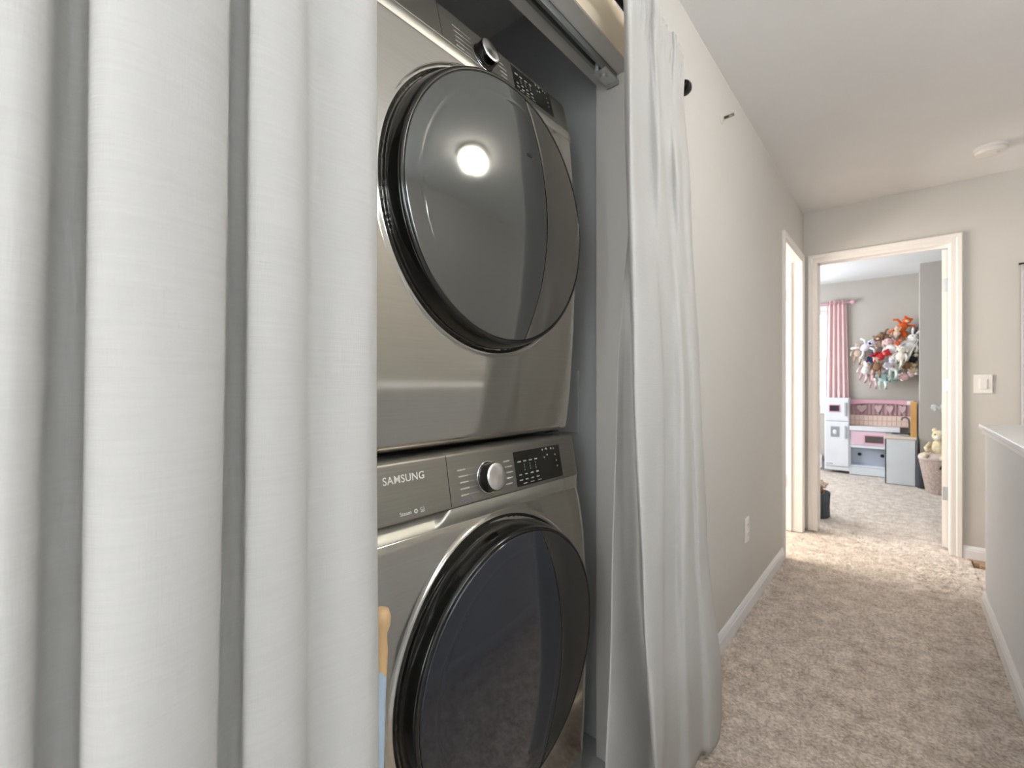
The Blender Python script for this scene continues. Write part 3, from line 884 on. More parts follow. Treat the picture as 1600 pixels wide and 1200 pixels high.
# rod
rd = thing('curtain_rod', 'dark curtain rod with rounded end cap above the closet', 'curtain rod', (-.524, 0.5, 2.06))
obj('rod', cyl(bmesh.new(), (0, -0.95, 0), (0, 0.930, 0), 0.008, n=16), m_rod, rd, smooth=True, sharp=40)
for s in (-1, 1):
    yb = 0.930 if s > 0 else -0.95
    b = lathe(bmesh.new(), [(0, 0), (0.020, 0), (0.0225, 0.006), (0.023, 0.014), (0.020, 0.024), (0.012, 0.033), (0, 0.037)], axis='y', n=24)
    if s < 0: bmesh.ops.scale(b, vec=(1, -1, 1), verts=b.verts[:]); bmesh.ops.reverse_faces(b, faces=b.faces[:])
    bmesh.ops.translate(b, vec=(0, yb, 0), verts=b.verts[:])
    obj('finial', b, m_rod, rd, smooth=True, sharp=45)
for yb in (0.80, -0.88):
    b = bmesh.new(); cyl(b, (-0.066, yb, -0.012), (0, yb, -0.012), 0.005, n=10); cyl(b, (-0.066, yb, -0.012), (-0.062, yb, -0.012), 0.018, n=16); box(b, -0.012, 0.012, yb - 0.006, yb + 0.006, -0.018, -0.008)
    obj('rod_bracket', b, m_rod, rd)

# ------------------------------------------------------------------ mop handle by the washer
mh = thing('mop', 'pale blue pole with a tan wooden knob top leaning beside the washer', 'mop', (-.565, 0.288, 0))
top_p = Vector((0.012, 0.070, 0.775))
b = tube(bmesh.new(), [(0.0, 0.050, 0.03), (0.006, 0.060, 0.42), top_p * 0.93 + Vector((0, 0.004, 0))], [0.0115, 0.0115, 0.0095], n=14)
obj('pole', b, mat('pale_blue_enamel', (0.48, 0.60, 0.72), 0.35), mh, smooth=True, sharp=50)
b = lathe(bmesh.new(), [(0, -0.062), (0.0085, -0.062), (0.0098, -0.03), (0.0085, -0.012), (0.0090, -0.004), (0.0128, 0.006), (0.0138, 0.018), (0.011, 0.028), (0, 0.034)], n=24)
bmesh.ops.translate(b, vec=top_p, verts=b.verts[:])
obj('knob', b, mat('turned_wood', (0.66, 0.44, 0.22), 0.5, var=0.08, vscale=8), mh, smooth=True, sharp=60)
b = bmesh.new(); box(b, -0.05, 0.05, -0.10, 0.13, 0.0, 0.045, bev=0.008)
obj('mop_head', b, mat('mop_cloth', (0.55, 0.56, 0.6), 0.9, bump=0.5, bscale=80), mh)

# ------------------------------------------------------------------ hall fittings
# sidewall fitting high on the hall wall
sp = thing('sprinkler', 'small metal sprinkler fitting sticking out high on the hallway wall', 'sprinkler', (WX, 2.03, 2.245))
obj('escutcheon', lathe(bmesh.new(), [(0, 0), (0.022, 0), (0.021, 0.003), (0.010, 0.005), (0.009, 0.010), (0, 0.010)], axis='x', n=24), m_wall, sp, smooth=True, sharp=40)
b = bmesh.new(); cyl(b, (0.012, 0, 0), (0.030, 0, 0), 0.006, n=12); cyl(b, (0.030, -0.008, 0), (0.052, -0.004, 0), 0.0018, n=6); cyl(b, (0.030, 0.008, 0), (0.052, 0.004, 0), 0.0018, n=6)
obj('frame', b, m_bronze, sp)
b = bmesh.new(); box(b, 0.052, 0.0535, -0.010, 0.010, -0.004, 0.006, bev=0.0005, seg=1); box(b, 0.038, 0.053, -0.006, 0.006, 0.006, 0.0070)
obj('deflector', b, m_wall, sp)
# outlet on hall wall
ol = thing('outlet', 'white outlet plate low on the left hallway wall', 'outlet', (WX, 2.43, 0.405))
obj('plate', BX(0, 0.006, -0.036, 0.036, -0.060, 0.060, bev=0.0025), m_plate, ol)
for z in (-0.024, 0.024):
    r = obj('receptacle', BX(0.004, 0.0085, -0.017, 0.017, z - 0.016, z + 0.016, bev=0.002), m_plate, ol)
    b = bmesh.new(); box(b, 0.0080, 0.0088, -0.008, -0.0055, z - 0.004, z + 0.006); box(b, 0.0080, 0.0088, 0.0055, 0.008, z - 0.004, z + 0.006); box(b, 0.0080, 0.0088, -0.002, 0.002, z - 0.012, z - 0.008)
    obj('slot', b, m_blackmat, r)
obj('screw', cyl(bmesh.new(), (0.005, 0, 0), (0.0072, 0, 0), 0.003, n=10), m_hinge, ol)
# light switch on end wall
sw = thing('light_switch', 'white rocker switch plate right of the bedroom door', 'light switch', (0.387, YE, 1.12))
obj('plate', BX(-0.042, 0.042, -0.0065, 0, -0.060, 0.060, bev=0.0025), m_plate, sw)
obj('rocker', BX(-0.017, 0.017, -0.0105, -0.004, -0.033, 0.033, bev=0.002), m_plate, sw)
# cloth hanging from thin black rod on end wall
hc = thing('wall_hanging', 'pale cloth hanging from a thin black rod at the right end of the hall', 'wall hanging', (0.80, YE, 1.85))
obj('rod', cyl(bmesh.new(), (-0.265, -0.028, 0), (0.265, -0.028, 0), 0.006, n=12), m_rod, hc, smooth=True, sharp=40)
for x in (-0.22, 0.22):
    obj('hook', BX(x - 0.005, x + 0.005, -0.034, 0, -0.010, 0.010, bev=0.001, seg=1), m_rod, hc)
xs = np.linspace(-0.255, 0.25, 80); zs = np.linspace(-0.004, -1.25, 24)
P = np.zeros((24, 80, 3)); P[..., 0] = xs[None]; P[..., 2] = zs[:, None]
P[..., 1] = -0.030 + 0.006 * np.sin(xs * 60)[None] * (0.3 + np.abs(zs)[:, None] * 0.6)
grid_mesh('cloth', P, m_netcloth, hc, uv=np.stack([P[..., 0], P[..., 2]], -1), thick=0.001)
# smoke detector
sm = thing('smoke_detector', 'round white smoke detector on the hallway ceiling', 'smoke detector', (0.37, 3.65, CEIL))
obj('base', lathe(bmesh.new(), [(0, 0), (0.072, 0), (0.072, -0.010), (0.068, -0.013), (0, -0.013)], n=40), m_ceil, sm, smooth=True, sharp=35)
obj('cover', lathe(bmesh.new(), [(0.064, -0.012), (0.066, -0.022), (0.058, -0.034), (0.030, -0.040), (0, -0.040)], n=40), m_plate, sm, smooth=True, sharp=35)
b = bmesh.new(); cyl(b, (0.03, -0.02, -0.0385), (0.03, -0.02, -0.041), 0.007, n=12)
obj('test_button', b, m_hinge, sm)
# ceiling bowl lamp, seen mirrored in the dryer door
LX, LY = 0.56, 1.60
cl = thing('ceiling_light', 'lit opal glass bowl ceiling light seen mirrored in the dryer door', 'ceiling light', (LX, LY, CEIL))
obj('canopy', lathe(bmesh.new(), [(0, 0), (0.135, 0), (0.145, -0.012), (0.140, -0.028), (0.128, -0.032), (0, -0.032)], n=48), m_bronze, cl, smooth=True, sharp=35)
obj('bowl', lathe(bmesh.new(), [(0.120, -0.030), (0.126, -0.044), (0.118, -0.075), (0.092, -0.112), (0.052, -0.138), (0.012, -0.150), (0, -0.150)], n=48), m_opal, cl, smooth=True, sharp=50)
obj('finial', lathe(bmesh.new(), [(0, -0.148), (0.012, -0.150), (0.014, -0.156), (0.006, -0.162), (0.009, -0.170), (0.005, -0.180), (0, -0.182)], n=20), m_bronze, cl, smooth=True, sharp=50)

# ------------------------------------------------------------------ bedroom: pink curtain
pc = thing('pink_curtain', 'pink curtain hanging beside the bright bedroom window', 'curtain', (-0.66, BY - 0.045, 0))
n = 14
def pink_section(w0, w1, amp):
    return [(amp * math.sin(i * math.pi), 0) for i in range(2)]
rows, cols = 40, 140
P = np.zeros((rows, cols, 3)); s = np.linspace(0, 1, cols); zz = np.linspace(2.20, 0.05, rows)
for i, z in enumerate(zz):
    k = (2.20 - z) / 2.15
    w0, w1 = -0.085 - 0.035 * k, 0.115 + 0.045 * k
    P[i, :, 0] = w0 + (w1 - w0) * s + 0.008 * np.sin(s * 2 * math.pi * 4.5 * 2)
    P[i, :, 1] = (0.022 + 0.004 * k) * np.sin(s * 2 * math.pi * 4.5 + 0.4 * k)
    P[i, :, 2] = z
grid_mesh('cloth', P, m_pink, pc, thick=0.002)
for k in range(5):
    b = lathe(bmesh.new(), [(0.014, -0.002), (0.024, -0.002), (0.024, 0.002), (0.014, 0.002), (0.014, -0.002)], axis='x', c=(-0.075 + k * 0.045, 0, 2.165), n=18)
    obj('grommet', b, m_pinkp, pc)
pr = thing('pink_curtain_rod', 'pink curtain rod with ball end above the bedroom window', 'curtain rod', (-1.2, BY - 0.045, 2.165))
obj('rod', cyl(bmesh.new(), (-0.8, 0, 0), (0.70, 0, 0), 0.010, n=14), m_pinkp, pr, smooth=True, sharp=40)
b = bmesh.new(); ellipsoid(b, (0.725, 0, 0), (0.030, 0.026, 0.026), u=16, v=10)
obj('finial', b, m_pinkp, pr, smooth=True)
b = bmesh.new(); box(b, 0.575, 0.590, -0.006, 0.044, -0.012, 0.006); obj('rod_bracket', b, m_pinkp, pr)
# white heater below window
ht = thing('baseboard_heater', 'white baseboard heater below the bedroom window', 'heater', (-1.30, BY - 0.013, 0))
obj('cover', BX(-0.5, 0.5, -0.06, 0, 0.02, 0.19, bev=0.006), m_toywhite, ht)
obj('vent_slot', BX(-0.48, 0.48, -0.062, -0.055, 0.145, 0.160), m_blackmat, ht)

# ------------------------------------------------------------------ toy kitchen
KY = 7.0                      # front of the back run
KB = BY - 0.08                # back of it
tkc = thing('toy_kitchen', 'white and pink wooden play kitchen against the bedroom wall', 'toy kitchen', (-0.3, 7.0, 0))
def K(name, x0, x1, y0, y1, z0, z1, m, bev=0.003, parent=None):
    b = BX(x0 + 0.3, x1 + 0.3, y0 - 7.0, y1 - 7.0, z0, z1, bev=bev, seg=1)
    return obj(name, b, m, parent or tkc)
fr_ = K('fridge', -0.755, -0.500, KY, KB, 0.03, 0.945, m_toywhite, 0.006)
d = K('freezer_door', -0.750, -0.505, KY - 0.014, KY - 0.001, 0.655, 0.940, m_toywhite, 0.005, fr_)
K('handle', -0.548, -0.528, KY - 0.040, KY - 0.014, 0.72, 0.89, m_hinge, 0.004, fr_)
d = K('fridge_door', -0.750, -0.505, KY - 0.014, KY - 0.001, 0.085, 0.645, m_toywhite, 0.005, fr_)
K('handle', -0.548, -0.528, KY - 0.040, KY - 0.014, 0.44, 0.60, m_hinge, 0.004, fr_)
K('microwave_frame', -0.710, -0.592, KY - 0.020, KY - 0.012, 0.765, 0.862, m_pinkp, 0.003, fr_)
K('microwave_window', -0.700, -0.602, KY - 0.023, KY - 0.018, 0.777, 0.850, mat('dark_purple_window', (0.03, 0.02, 0.04), 0.3), 0.002, fr_)
K('ice_dispenser', -0.690, -0.600, KY - 0.019, KY - 0.012, 0.452, 0.585, mat('dispenser_grey', (0.32, 0.33, 0.36), 0.5), 0.003, fr_)
b = bmesh.new(); ellipsoid(b, (-0.645 + 0.3, KY - 0.020 - 7.0, 0.515), (0.022, 0.008, 0.032), u=14, v=10); obj('ice_cup', b, m_toywhite, fr_, smooth=True)
b = bmesh.new()
for k in range(7): box(b, -0.735 + 0.3 + k * 0.010, -0.735 + 0.3 + k * 0.010 + 0.007, KY - 7.0155, KY - 7.0135, 0.108, 0.117)
obj('badge', b, mat('badge_grey', (0.2, 0.2, 0.3), 0.5), fr_)
# base run
K('plinth', -0.500, -0.10, KY + 0.004, KB, 0.0, 0.105, m_toygrey)
K('shelf', -0.500, -0.10, KY + 0.004, KB, 0.095, 0.115, m_toywhite)
K('cubby_back', -0.500, -0.10, KB - 0.04, KB - 0.02, 0.10, 0.36, mat('cubby_blue_grey', (0.44, 0.48, 0.56), 0.6))
K('side_board', -0.500, -0.488, KY, KB, 0.0, 0.56, m_toywhite)
for kx in (-0.405, -0.185):
    b = lathe(bmesh.new(), [(0, -0.014), (0.016, -0.014), (0.020, -0.006), (0.014, 0.0), (0, 0.0)], axis='y', c=(kx + 0.3, KB - 0.04 - 7.0, 0.245), n=18)
    obj('knob', b, m_blackmat, tkc, smooth=True, sharp=40)
ov = K('oven', -0.488, -0.10, KY + 0.004, KB, 0.335, 0.545, m_toywhite)
K('oven_door', -0.484, -0.145, KY - 0.012, KY + 0.003, 0.372, 0.538, m_pinkl, 0.004, ov)
K('oven_window_frame', -0.365, -0.160, KY - 0.018, KY - 0.010, 0.392, 0.500, m_pinkp, 0.003, ov)
K('oven_window', -0.345, -0.172, KY - 0.021, KY - 0.015, 0.405, 0.488, mat('oven_window_dark', (0.09, 0.07, 0.07), 0.3), 0.002, ov)
K('worktop', -0.500, -0.02, KY - 0.022, KB, 0.545, 0.600, m_toywhite, 0.006)
# wing towards the door
WF = 6.62
K('wing_panel', -0.150, 0.118, WF, WF + 0.014, 0.0, 0.500, m_toygrey, 0.002)
K('wing_side', 0.104, 0.120, WF, KB, 0.0, 0.500, m_toygrey, 0.002)
K('wing_inner_side', -0.150, -0.136, WF, 6.995, 0.0, 0.500, m_toygrey, 0.002)
ws = K('sink_worktop', -0.158, 0.122, WF - 0.006, 6.96, 0.500, 0.528, m_counter, 0.006)
b = lathe(bmesh.new(), [(0.0, -0.004), (0.055, -0.004), (0.068, 0.010), (0.082, 0.012), (0.082, 0.002), (0, 0.002)], c=(-0.02 + 0.3, 6.80 - 7.0, 0.528), n=32)
obj('sink_bowl', b, m_hinge, ws, smooth=True, sharp=40)
b = tube(bmesh.new(), [(0.06 + 0.3, -0.10, 0.527), (0.06 + 0.3, -0.10, 0.67), (0.055 + 0.3, -0.10, 0.715), (0.03 + 0.3, -0.10, 0.735), (0.0 + 0.3, -0.10, 0.728), (-0.01 + 0.3, -0.10, 0.70)], 0.010, n=10)
obj('tap', b, mat('tap_grey', (0.16, 0.15, 0.15), 0.3, metal=0.5), ws, smooth=True, sharp=50)
for dx_ in (-0.045, 0.045):
    b = lathe(bmesh.new(), [(0, 0), (0.014, 0), (0.016, 0.022), (0.010, 0.030), (0, 0.030)], c=(0.0 + dx_ * 0.4 + 0.375, -0.10 + dx_, 0.528), n=14)
    obj('tap_handle', b, m_blackmat, ws, smooth=True, sharp=40)
# backsplash and frame
K('backsplash_board', -0.500, 0.095, KB - 0.018, KB, 0.600, 0.735, mat('peach_backsplash', (0.72, 0.52, 0.44), 0.6), 0.002)
for k in range(13):
    for r in range(2):
        K('tile', -0.493 + k * 0.0445, -0.493 + k * 0.0445 + 0.036, KB - 0.0225, KB - 0.017, 0.612 + r * 0.062, 0.612 + r * 0.062 + 0.050, MATS.get('peach_tile') or mat('peach_tile', (0.80, 0.62, 0.54), 0.5), 0.001)
b = bmesh.new()
N_ = 20; A_, B_ = [], []
for i in range(N_ + 1):
    f = i / N_; x = -0.500 + f * 0.590 + 0.3
    z1 = 0.925; z0 = 0.862 + 0.022 * math.sin(math.pi * f)
    A_.append([b.verts.new((x, KB - 0.028 - 7.0 + dy, z)) for dy in (0, 0.016) for z in (z0, z1)])
for a, c in zip(A_[:-1], A_[1:]):
    b.faces.new((a[0], c[0], c[1], a[1])); b.faces.new((a[2], a[3], c[3], c[2])); b.faces.new((a[1], c[1], c[3], a[3])); b.faces.new((a[0], a[2], c[2], c[0]))
b.faces.new((A_[0][0], A_[0][1], A_[0][3], A_[0][2])); b.faces.new((A_[-1][0], A_[-1][2], A_[-1][3], A_[-1][1]))
bmesh.ops.recalc_face_normals(b, faces=b.faces[:])
obj('top_rail', b, m_pinkp, tkc)
K('corner_block', 0.040, 0.098, KB - 0.036, KB - 0.026, 0.875, 0.918, m_toywhite)
m_mauve = mat('mauve_cloth', (0.44, 0.28, 0.30), 0.9); m_mauvel = mat('pale_mauve_cloth', (0.58, 0.42, 0.44), 0.9)
for (x0, x1) in ((-0.495, -0.215), (-0.210, 0.085)):
    xs = np.linspace(x0 + 0.3, x1 + 0.3, 60); P = np.zeros((12, 60, 3))
    for i, z in enumerate(np.linspace(0.875, 0.735, 12)):
        P[i, :, 0] = xs; P[i, :, 1] = KB - 7.0 - 0.008 + 0.005 * np.sin((xs - x0) * 150); P[i, :, 2] = z
    grid_mesh('cafe_curtain', P, m_mauve, tkc, thick=0.001)
for hx in (-0.385, -0.225, -0.115, 0.0):
    b = bmesh.new(); pts = []
    w_ = 0.045 if hx < -0.3 else 0.03
    hh = 0.115
    for i in range(20):
        t_ = 2 * math.pi * i / 20
        pts.append((hx + 0.3 + w_ * math.sin(t_) ** 3 * 1.1, 0.82 + hh * 0.5 * (13 * math.cos(t_) - 5 * math.cos(2 * t_) - 2 * math.cos(3 * t_)) / 16))
    A_ = [b.verts.new((x, KB - 7.0 - 0.024, z)) for x, z in pts]; B_ = [b.verts.new((x, KB - 7.0 - 0.018, z)) for x, z in pts]
    for i in range(20): b.faces.new((A_[i], A_[(i + 1) % 20], B_[(i + 1) % 20], B_[i]))
    b.faces.new(A_[::-1]); b.faces.new(B_)
    obj('heart_panel', b, m_mauvel, tkc)
# oak end frame
fr2 = K('frame_post', 0.068, 0.120, WF + 0.10, WF + 0.116, 0.528, 0.920, m_oak, 0.002)
K('frame_post', 0.100, 0.120, WF + 0.116, KB, 0.895, 0.922, m_oak, 0.002)
K('frame_post', 0.090, 0.120, KB - 0.03, KB, 0.60, 0.92, m_oak, 0.002)

# ------------------------------------------------------------------ basket, bag and bear by the bump-out
bk = thing('basket', 'woven tan basket holding a blanket, right side of the bedroom', 'basket', (0.315, 6.40, -0.005))
rows_ = []
for i in range(13):
    z = i * 0.026
    rr = 0.125 + 0.055 * (z / 0.33)
    rows_ += [(rr + 0.004, z), (rr + 0.009, z + 0.013)]
prof = [(0, 0)] + rows_ + [(0.185, 0.34), (0.172, 0.345), (0.165, 0.33), (0.115, 0.02), (0, 0.02)]
m_wick = mat('tan_wicker', (0.48, 0.38, 0.33), 0.9, var=0.25, vscale=60, bump=0.6, bscale=90)
obj('body', lathe(bmesh.new(), prof, n=36), m_wick, bk, smooth=True, sharp=60)
b = tube(bmesh.new(), [(-0.03, -0.19, 0.27), (-0.02, -0.215, 0.30), (0.0, -0.22, 0.305), (0.03, -0.215, 0.30), (0.045, -0.19, 0.27)], 0.008, n=8)
obj('handle', b, m_blackmat, bk, smooth=True)
def lumpy(name, c, r, m, parent, seed, amp=0.12, u=28, v=18):
    b = bmesh.new(); ellipsoid(b, (0, 0, 0), (1, 1, 1), u=u, v=v)
    rnd = random.Random(seed); ks = [(Vector((rnd.uniform(-1, 1), rnd.uniform(-1, 1), rnd.uniform(-1, 1))) * 4, rnd.uniform(0, 6)) for _ in range(5)]
    for vv_ in b.verts:
        k = sum(math.sin(vv_.co.dot(a) + p) for a, p in ks) / 5
        co = vv_.co * (1 + amp * k)
        vv_.co = Vector((co.x * r[0] + c[0], co.y * r[1] + c[1], co.z * r[2] + c[2]))
    return obj(name, b, m, parent, smooth=True)
bl = lumpy('blanket', (0.30, 6.37, 0.360), (0.195, 0.16, 0.065), mat('pinkish_fleece', (0.66, 0.55, 0.50), 1.0, bump=0.8, bscale=60), None, 3)
tag(bl, 'fluffy pinkish beige blanket piled on the woven basket', 'blanket')
bg = thing('cloth_bag', 'dark grey fabric bag between play kitchen and woven basket', 'bag', (0.162, 6.592, -0.006))
b = lathe(bmesh.new(), [(0, 0), (0.040, 0), (0.046, 0.01), (0.042, 0.15), (0.036, 0.27), (0.030, 0.28), (0, 0.262)], n=24)
for v_ in b.verts: v_.co.y *= 1.3; v_.co.x += 0.004 * math.sin(v_.co.z * 40)
obj('body', b, mat('charcoal_cloth', (0.045, 0.05, 0.06), 0.9), bg, smooth=True, sharp=60)
obj('handle', tube(bmesh.new(), [(0, -0.04, 0.27), (0, -0.03, 0.33), (0, 0.0, 0.35), (0, 0.03, 0.33), (0, 0.04, 0.27)], 0.006, n=8), MATS['charcoal_cloth'], bg, smooth=True)
# floor bin just inside bedroom, left
fb = thing('storage_bin', 'dark grey fabric bin on the floor just inside the bedroom door', 'bin', (-0.575, 4.62, -0.006))
b = bmesh.new()
b = lathe(b, [(0, 0), (0.105, 0), (0.115, 0.01), (0.112, 0.10), (0.120, 0.20), (0.113, 0.215), (0.105, 0.20), (0.10, 0.03), (0, 0.03)], n=28)
for v_ in b.verts:
    v_.co.x *= 1 + 0.03 * math.sin(v_.co.z * 30)
obj('body', b, mat('slate_felt', (0.055, 0.065, 0.08), 0.95), fb, smooth=True, sharp=60)
for s in (-1, 1):
    obj('handle', tube(bmesh.new(), [(-0.03, s * 0.112, 0.18), (-0.025, s * 0.122, 0.225), (0, s * 0.122, 0.24), (0.025, s * 0.122, 0.225), (0.03, s * 0.112, 0.18)], 0.005, n=8), MATS['slate_felt'], fb, smooth=True)

# ------------------------------------------------------------------ soft toys
PM = {}
def pm(name, col):
    if name not in PM: PM[name] = mat('plush_' + name, col, 1.0, var=0.12, vscale=30, bump=0.9, bscale=120)
    return PM[name]
CR = pm('cream', (0.80, 0.75, 0.66)); WH = pm('white', (0.84, 0.83, 0.82)); OR = pm('orange', (0.72, 0.13, 0.02)); BR = pm('brown', (0.28, 0.16, 0.09))
TN = pm('tan', (0.58, 0.45, 0.36)); RD = pm('red', (0.55, 0.035, 0.04)); NV = pm('navy', (0.06, 0.08, 0.17)); LV = pm('lavender', (0.74, 0.70, 0.80))
PK = pm('pink', (0.76, 0.54, 0.54)); AQ = pm('aqua', (0.50, 0.70, 0.70)); BK = pm('black', (0.03, 0.03, 0.035)); CO = pm('coral', (0.80, 0.22, 0.12)); PE = pm('peach', (0.80, 0.58, 0.44)); MT = pm('mint', (0.74, 0.84, 0.78)); GD = pm('golden', (0.78, 0.66, 0.44)); OL = pm('olive', (0.60, 0.56, 0.42))
def plush(name, label, cat, p, s, body, head=None, limb=None, ear='round', rz=0.0, tilt=0.0, pose='hang', extra=None, group='soft toys heaped on the bedroom wall'):
    "a soft toy about s tall: torso, head with muzzle, eyes, ears, arms and legs"
    head = head or body; limb = limb or body
    t = thing(name, label, cat, p, rz, group)
    t.rotation_euler = (0, tilt, rz)
    k = s
    b = bmesh.new(); ellipsoid(b, (0, 0, 0), (0.24 * k, 0.20 * k, 0.30 * k), u=14, v=10)
    obj('torso', b, body, t, smooth=True)
    hz = 0.42 * k
    b = bmesh.new(); ellipsoid(b, (0, -0.05 * k, hz), (0.21 * k, 0.19 * k, 0.19 * k), u=14, v=10)
    h = obj('head', b, head, t, smooth=True)
    b = bmesh.new(); ellipsoid(b, (0, -0.22 * k, hz - 0.05 * k), (0.10 * k, 0.08 * k, 0.075 * k), u=10, v=8)
    obj('muzzle', b, extra or head, h, smooth=True)
    for sx in (-1, 1):
        b = bmesh.new(); ellipsoid(b, (sx * 0.085 * k, -0.215 * k, hz + 0.05 * k), (0.022 * k,) * 3, u=8, v=6)
        obj('eye', b, BK, h, smooth=True)
        b = bmesh.new()
        if ear == 'round': ellipsoid(b, (sx * 0.16 * k, -0.03 * k, hz + 0.16 * k), (0.075 * k, 0.04 * k, 0.075 * k), u=10, v=6)
        elif ear == 'long': ellipsoid(b, (sx * 0.11 * k, 0.0, hz + 0.32 * k), (0.055 * k, 0.035 * k, 0.20 * k), Euler((0, sx * 0.3, 0)), u=10, v=8)
        elif ear == 'flop': ellipsoid(b, (sx * 0.23 * k, -0.02 * k, hz + 0.0 * k), (0.05 * k, 0.06 * k, 0.17 * k), Euler((0, -sx * 0.25, 0)), u=10, v=8)
        else: cyl(b, (sx * 0.12 * k, -0.02 * k, hz + 0.12 * k), (sx * 0.16 * k, -0.02 * k, hz + 0.30 * k), 0.07 * k, 0.008 * k, n=8)
        obj('ear', b, head if ear != 'flop' else (extra or head), h, smooth=True)
        if pose == 'hang':
            A = [(sx * 0.20 * k, -0.02 * k, 0.18 * k), (sx * 0.33 * k, -0.08 * k, 0.0), (sx * 0.34 * k, -0.10 * k, -0.20 * k)]
            Lg = [(sx * 0.11 * k, -0.05 * k, -0.18 * k), (sx * 0.14 * k, -0.10 * k, -0.45 * k), (sx * 0.13 * k, -0.10 * k, -0.72 * k)]
        elif pose == 'reach':
            A = [(sx * 0.18 * k, -0.02 * k, 0.18 * k), (sx * 0.42 * k, -0.06 * k, 0.28 * k), (sx * 0.60 * k, -0.08 * k, 0.18 * k)]
            Lg = [(sx * 0.11 * k, -0.05 * k, -0.18 * k), (sx * 0.30 * k, -0.12 * k, -0.36 * k), (sx * 0.42 * k, -0.12 * k, -0.60 * k)]
        else:
            A = [(sx * 0.20 * k, -0.06 * k, 0.16 * k), (sx * 0.27 * k, -0.18 * k, 0.0), (sx * 0.18 * k, -0.26 * k, -0.10 * k)]
            Lg = [(sx * 0.12 * k, -0.06 * k, -0.20 * k), (sx * 0.20 * k, -0.25 * k, -0.26 * k), (sx * 0.22 * k, -0.38 * k, -0.22 * k)]
        obj('arm', tube(bmesh.new(), A, [0.07 * k, 0.06 * k, 0.065 * k], n=8), limb, t, smooth=True)
        obj('leg', tube(bmesh.new(), Lg, [0.085 * k, 0.07 * k, 0.08 * k], n=8), limb, t, smooth=True)
    return t
WY = BY - 0.14
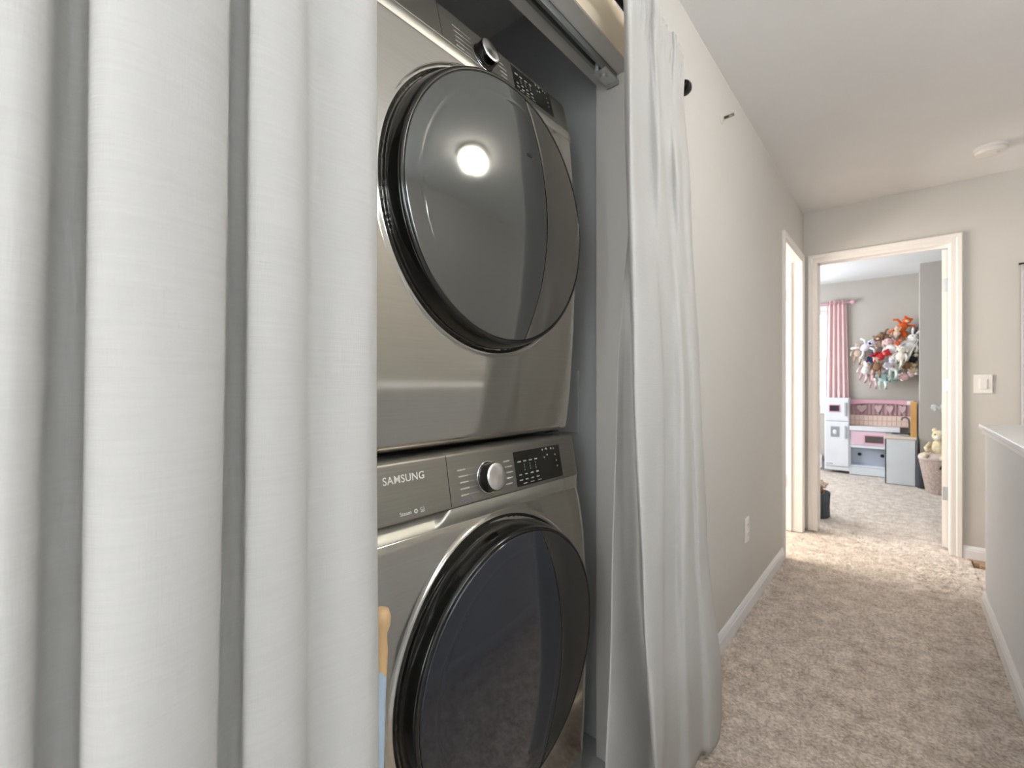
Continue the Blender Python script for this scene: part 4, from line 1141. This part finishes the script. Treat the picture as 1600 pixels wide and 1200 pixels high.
toys = [
 # name, label, px, py, depth offset, size, body, head, limb, ear, rz, tilt, pose, extra
 ('plush_lion', 'long-limbed orange soft toy at the very top of the heap', 1410, 511, 0.02, 0.20, OR, OR, OR, 'round', 0.2, 0.5, 'reach', PE),
 ('plush_cat', 'small red-orange soft toy just below the topmost orange one', 1413, 523, 0.00, 0.15, OR, OR, BR, 'point', -0.4, -0.4, 'hang', None),
 ('plush_dog', 'dark brown soft toy lying left of the topmost orange one', 1386, 527, 0.03, 0.16, BR, BR, BR, 'flop', 0.3, -1.2, 'reach', None),
 ('plush_tiger', 'peach striped-looking soft toy beside the orange ones', 1400, 522, -0.05, 0.14, PE, PE, TN, 'round', -0.3, 0.3, 'sit', None),
 ('plush_rabbit', 'big white long-eared soft toy at the upper right of the heap', 1420, 541, -0.05, 0.24, WH, WH, WH, 'long', 0.25, 0.35, 'hang', None),
 ('plush_bear', 'pale olive-cream bear tucked into the corner at the right', 1429, 547, 0.00, 0.24, OL, OL, OL, 'round', 0.1, 0.1, 'sit', None),
 ('plush_cow', 'white soft toy with dark ears at the upper left of the heap', 1352, 543, 0.00, 0.19, LV, LV, WH, 'point', -0.2, 0.9, 'reach', BK),
 ('plush_monkey', 'faint tan soft toy with long hanging limbs, far left', 1341, 552, 0.05, 0.20, TN, TN, TN, 'round', 0.0, 0.1, 'hang', None),
 ('plush_bear', 'brown and peach bear at the upper middle of the heap', 1373, 538, 0.02, 0.18, TN, BR, TN, 'round', 0.2, -0.2, 'sit', PE),
 ('plush_ladybird', 'bright red round soft toy in the middle of the heap', 1374, 557, -0.07, 0.19, RD, RD, RD, 'round', -0.3, 1.1, 'sit', CO),
 ('plush_whale', 'navy blue soft toy left of the bright red one', 1360, 562, -0.03, 0.15, NV, NV, NV, 'round', 0.2, 0.4, 'sit', None),
 ('plush_bear', 'brown bear directly below the bright red soft toy', 1370, 573, -0.08, 0.19, BR, TN, BR, 'round', 0.1, 0.0, 'hang', TN),
 ('plush_lamb', 'white and pink lamb in the centre of the heap', 1393, 546, -0.04, 0.23, WH, PK, WH, 'flop', -0.2, -0.3, 'hang', PK),
 ('plush_crab', 'small coral soft toy above the white lamb', 1401, 536, -0.12, 0.10, CO, CO, CO, 'round', 0.4, 0.9, 'sit', None),
 ('plush_goat', 'white soft toy with dangling legs at the lower left', 1352, 579, -0.02, 0.21, WH, WH, PK, 'flop', 0.2, 0.25, 'hang', TN),
 ('plush_pig', 'pink-legged soft toy hanging at the bottom left', 1365, 590, 0.00, 0.19, PK, PK, PK, 'round', 0.0, 0.05, 'hang', None),
 ('plush_elephant', 'mint soft toy hanging lowest in the heap', 1378, 590, -0.03, 0.20, AQ, LV, MT, 'flop', 0.1, -0.05, 'hang', None),
 ('plush_seal', 'pale aqua soft toy lying along the lower edge', 1393, 590, 0.03, 0.20, AQ, AQ, AQ, 'round', 0.0, 1.4, 'sit', None),
 ('plush_unicorn', 'white soft toy with long hanging legs below the lamb', 1396, 572, -0.06, 0.21, WH, WH, MT, 'point', -0.1, 0.0, 'hang', LV),
 ('plush_rabbit', 'pink long-eared rabbit at the lower right of the heap', 1412, 588, -0.04, 0.16, PK, PK, PK, 'long', 0.2, 1.2, 'sit', None),
 ('plush_dog', 'brown and white dog above the pink rabbit', 1415, 571, -0.05, 0.17, BR, CR, BR, 'flop', 0.1, -0.3, 'sit', BR),
 ('plush_duck', 'small cream soft toy by the wall corner, lower right', 1427, 578, -0.02, 0.16, GD, GD, CR, 'round', 0.2, 0.2, 'sit', None),
 ('plush_penguin', 'black soft toy by the wall corner at the right', 1430, 561, -0.03, 0.14, BK, BK, BK, 'round', 0.1, 0.4, 'sit', WH),
 ('plush_panda', 'dark grey soft toy in the corner near the top right', 1431, 524, 0.02, 0.15, pm('grey', (0.20, 0.18, 0.17)), None, None, 'round', 0.1, 0.2, 'sit', None),
 ('plush_sheep', 'cream soft toy between the big rabbit and the lamb', 1407, 557, -0.10, 0.20, CR, CR, CR, 'flop', -0.3, 0.2, 'hang', None),
 ('plush_mouse', 'small white soft toy between navy and lower-left white ones', 1386, 571, -0.13, 0.13, LV, LV, LV, 'round', 0.3, 0.8, 'sit', None),
]
for nm, lb, px, py, dy, s_, bo, he, li, ear, rz, tl, pose, ex in toys:
    p = far(px, py, WY + dy)
    if p.x + 0.22 * s_ > 0.12: p.x = 0.12 - 0.22 * s_
    plush(nm, lb, 'soft toy', p, s_, bo, he, li, ear, rz, tl, pose, ex)
# corner toy hammock: cream cords strung behind and under the heap
hm = thing('toy_net', 'cream cord net holding the soft toys on the bedroom wall', 'net', (0, 0, 0))
A0, A1, A2 = far(1338, 540, BY - 0.015), Vector((0.135, BY - 0.02, 1.80)), Vector((0.135, 6.93, 1.62))
m_cord = mat('cream_cord', (0.75, 0.70, 0.62), 0.9)
def sag(a, b_, d, n_=12): return [a.lerp(b_, i / n_) + Vector((0, -0.02 * math.sin(math.pi * i / n_), -d * math.sin(math.pi * i / n_))) for i in range(n_ + 1)]
for k in range(5):
    f = k / 4
    b_ = A1.lerp(A2, f)
    obj('cord', tube(bmesh.new(), sag(A0, b_, 0.30 + 0.03 * k), 0.004, n=6), m_cord, hm)
b = bmesh.new()
for i in range(2, 11):
    pts = [Vector(sag(A0, A1.lerp(A2, f), 0.30 + 0.12 * f)[i]) for f in (0, .25, .5, .75, 1)]
    tube(b, pts, 0.003, n=5)
obj('mesh_web', b, m_cord, hm)
for p in (A0, A1, A2):
    b = bmesh.new(); ellipsoid(b, p, (0.012, 0.012, 0.012), u=8, v=6); obj('hook', b, m_hinge, hm)

# bear on the basket, and the brown toys in the bin
plush('teddy_bear', 'cream teddy bear sitting on the blanket over the woven basket', 'soft toy', (0.285, 6.33, 0.455), 0.32, GD, GD, GD, 'round', -0.35, 0.1, 'sit', CR, group='soft toys near the floor')
plush('plush_bear', 'brown soft toy on top in the grey fabric bin', 'soft toy', (-0.545, 4.60, 0.215), 0.15, BR, TN, BR, 'round', 0.5, 0.6, 'sit', TN, group='soft toys near the floor')
plush('plush_dog', 'reddish tan soft toy beneath the brown one in the grey bin', 'soft toy', (-0.56, 4.66, 0.17), 0.16, TN, TN, OR, 'flop', -0.4, -0.7, 'sit', BR, group='soft toys near the floor')
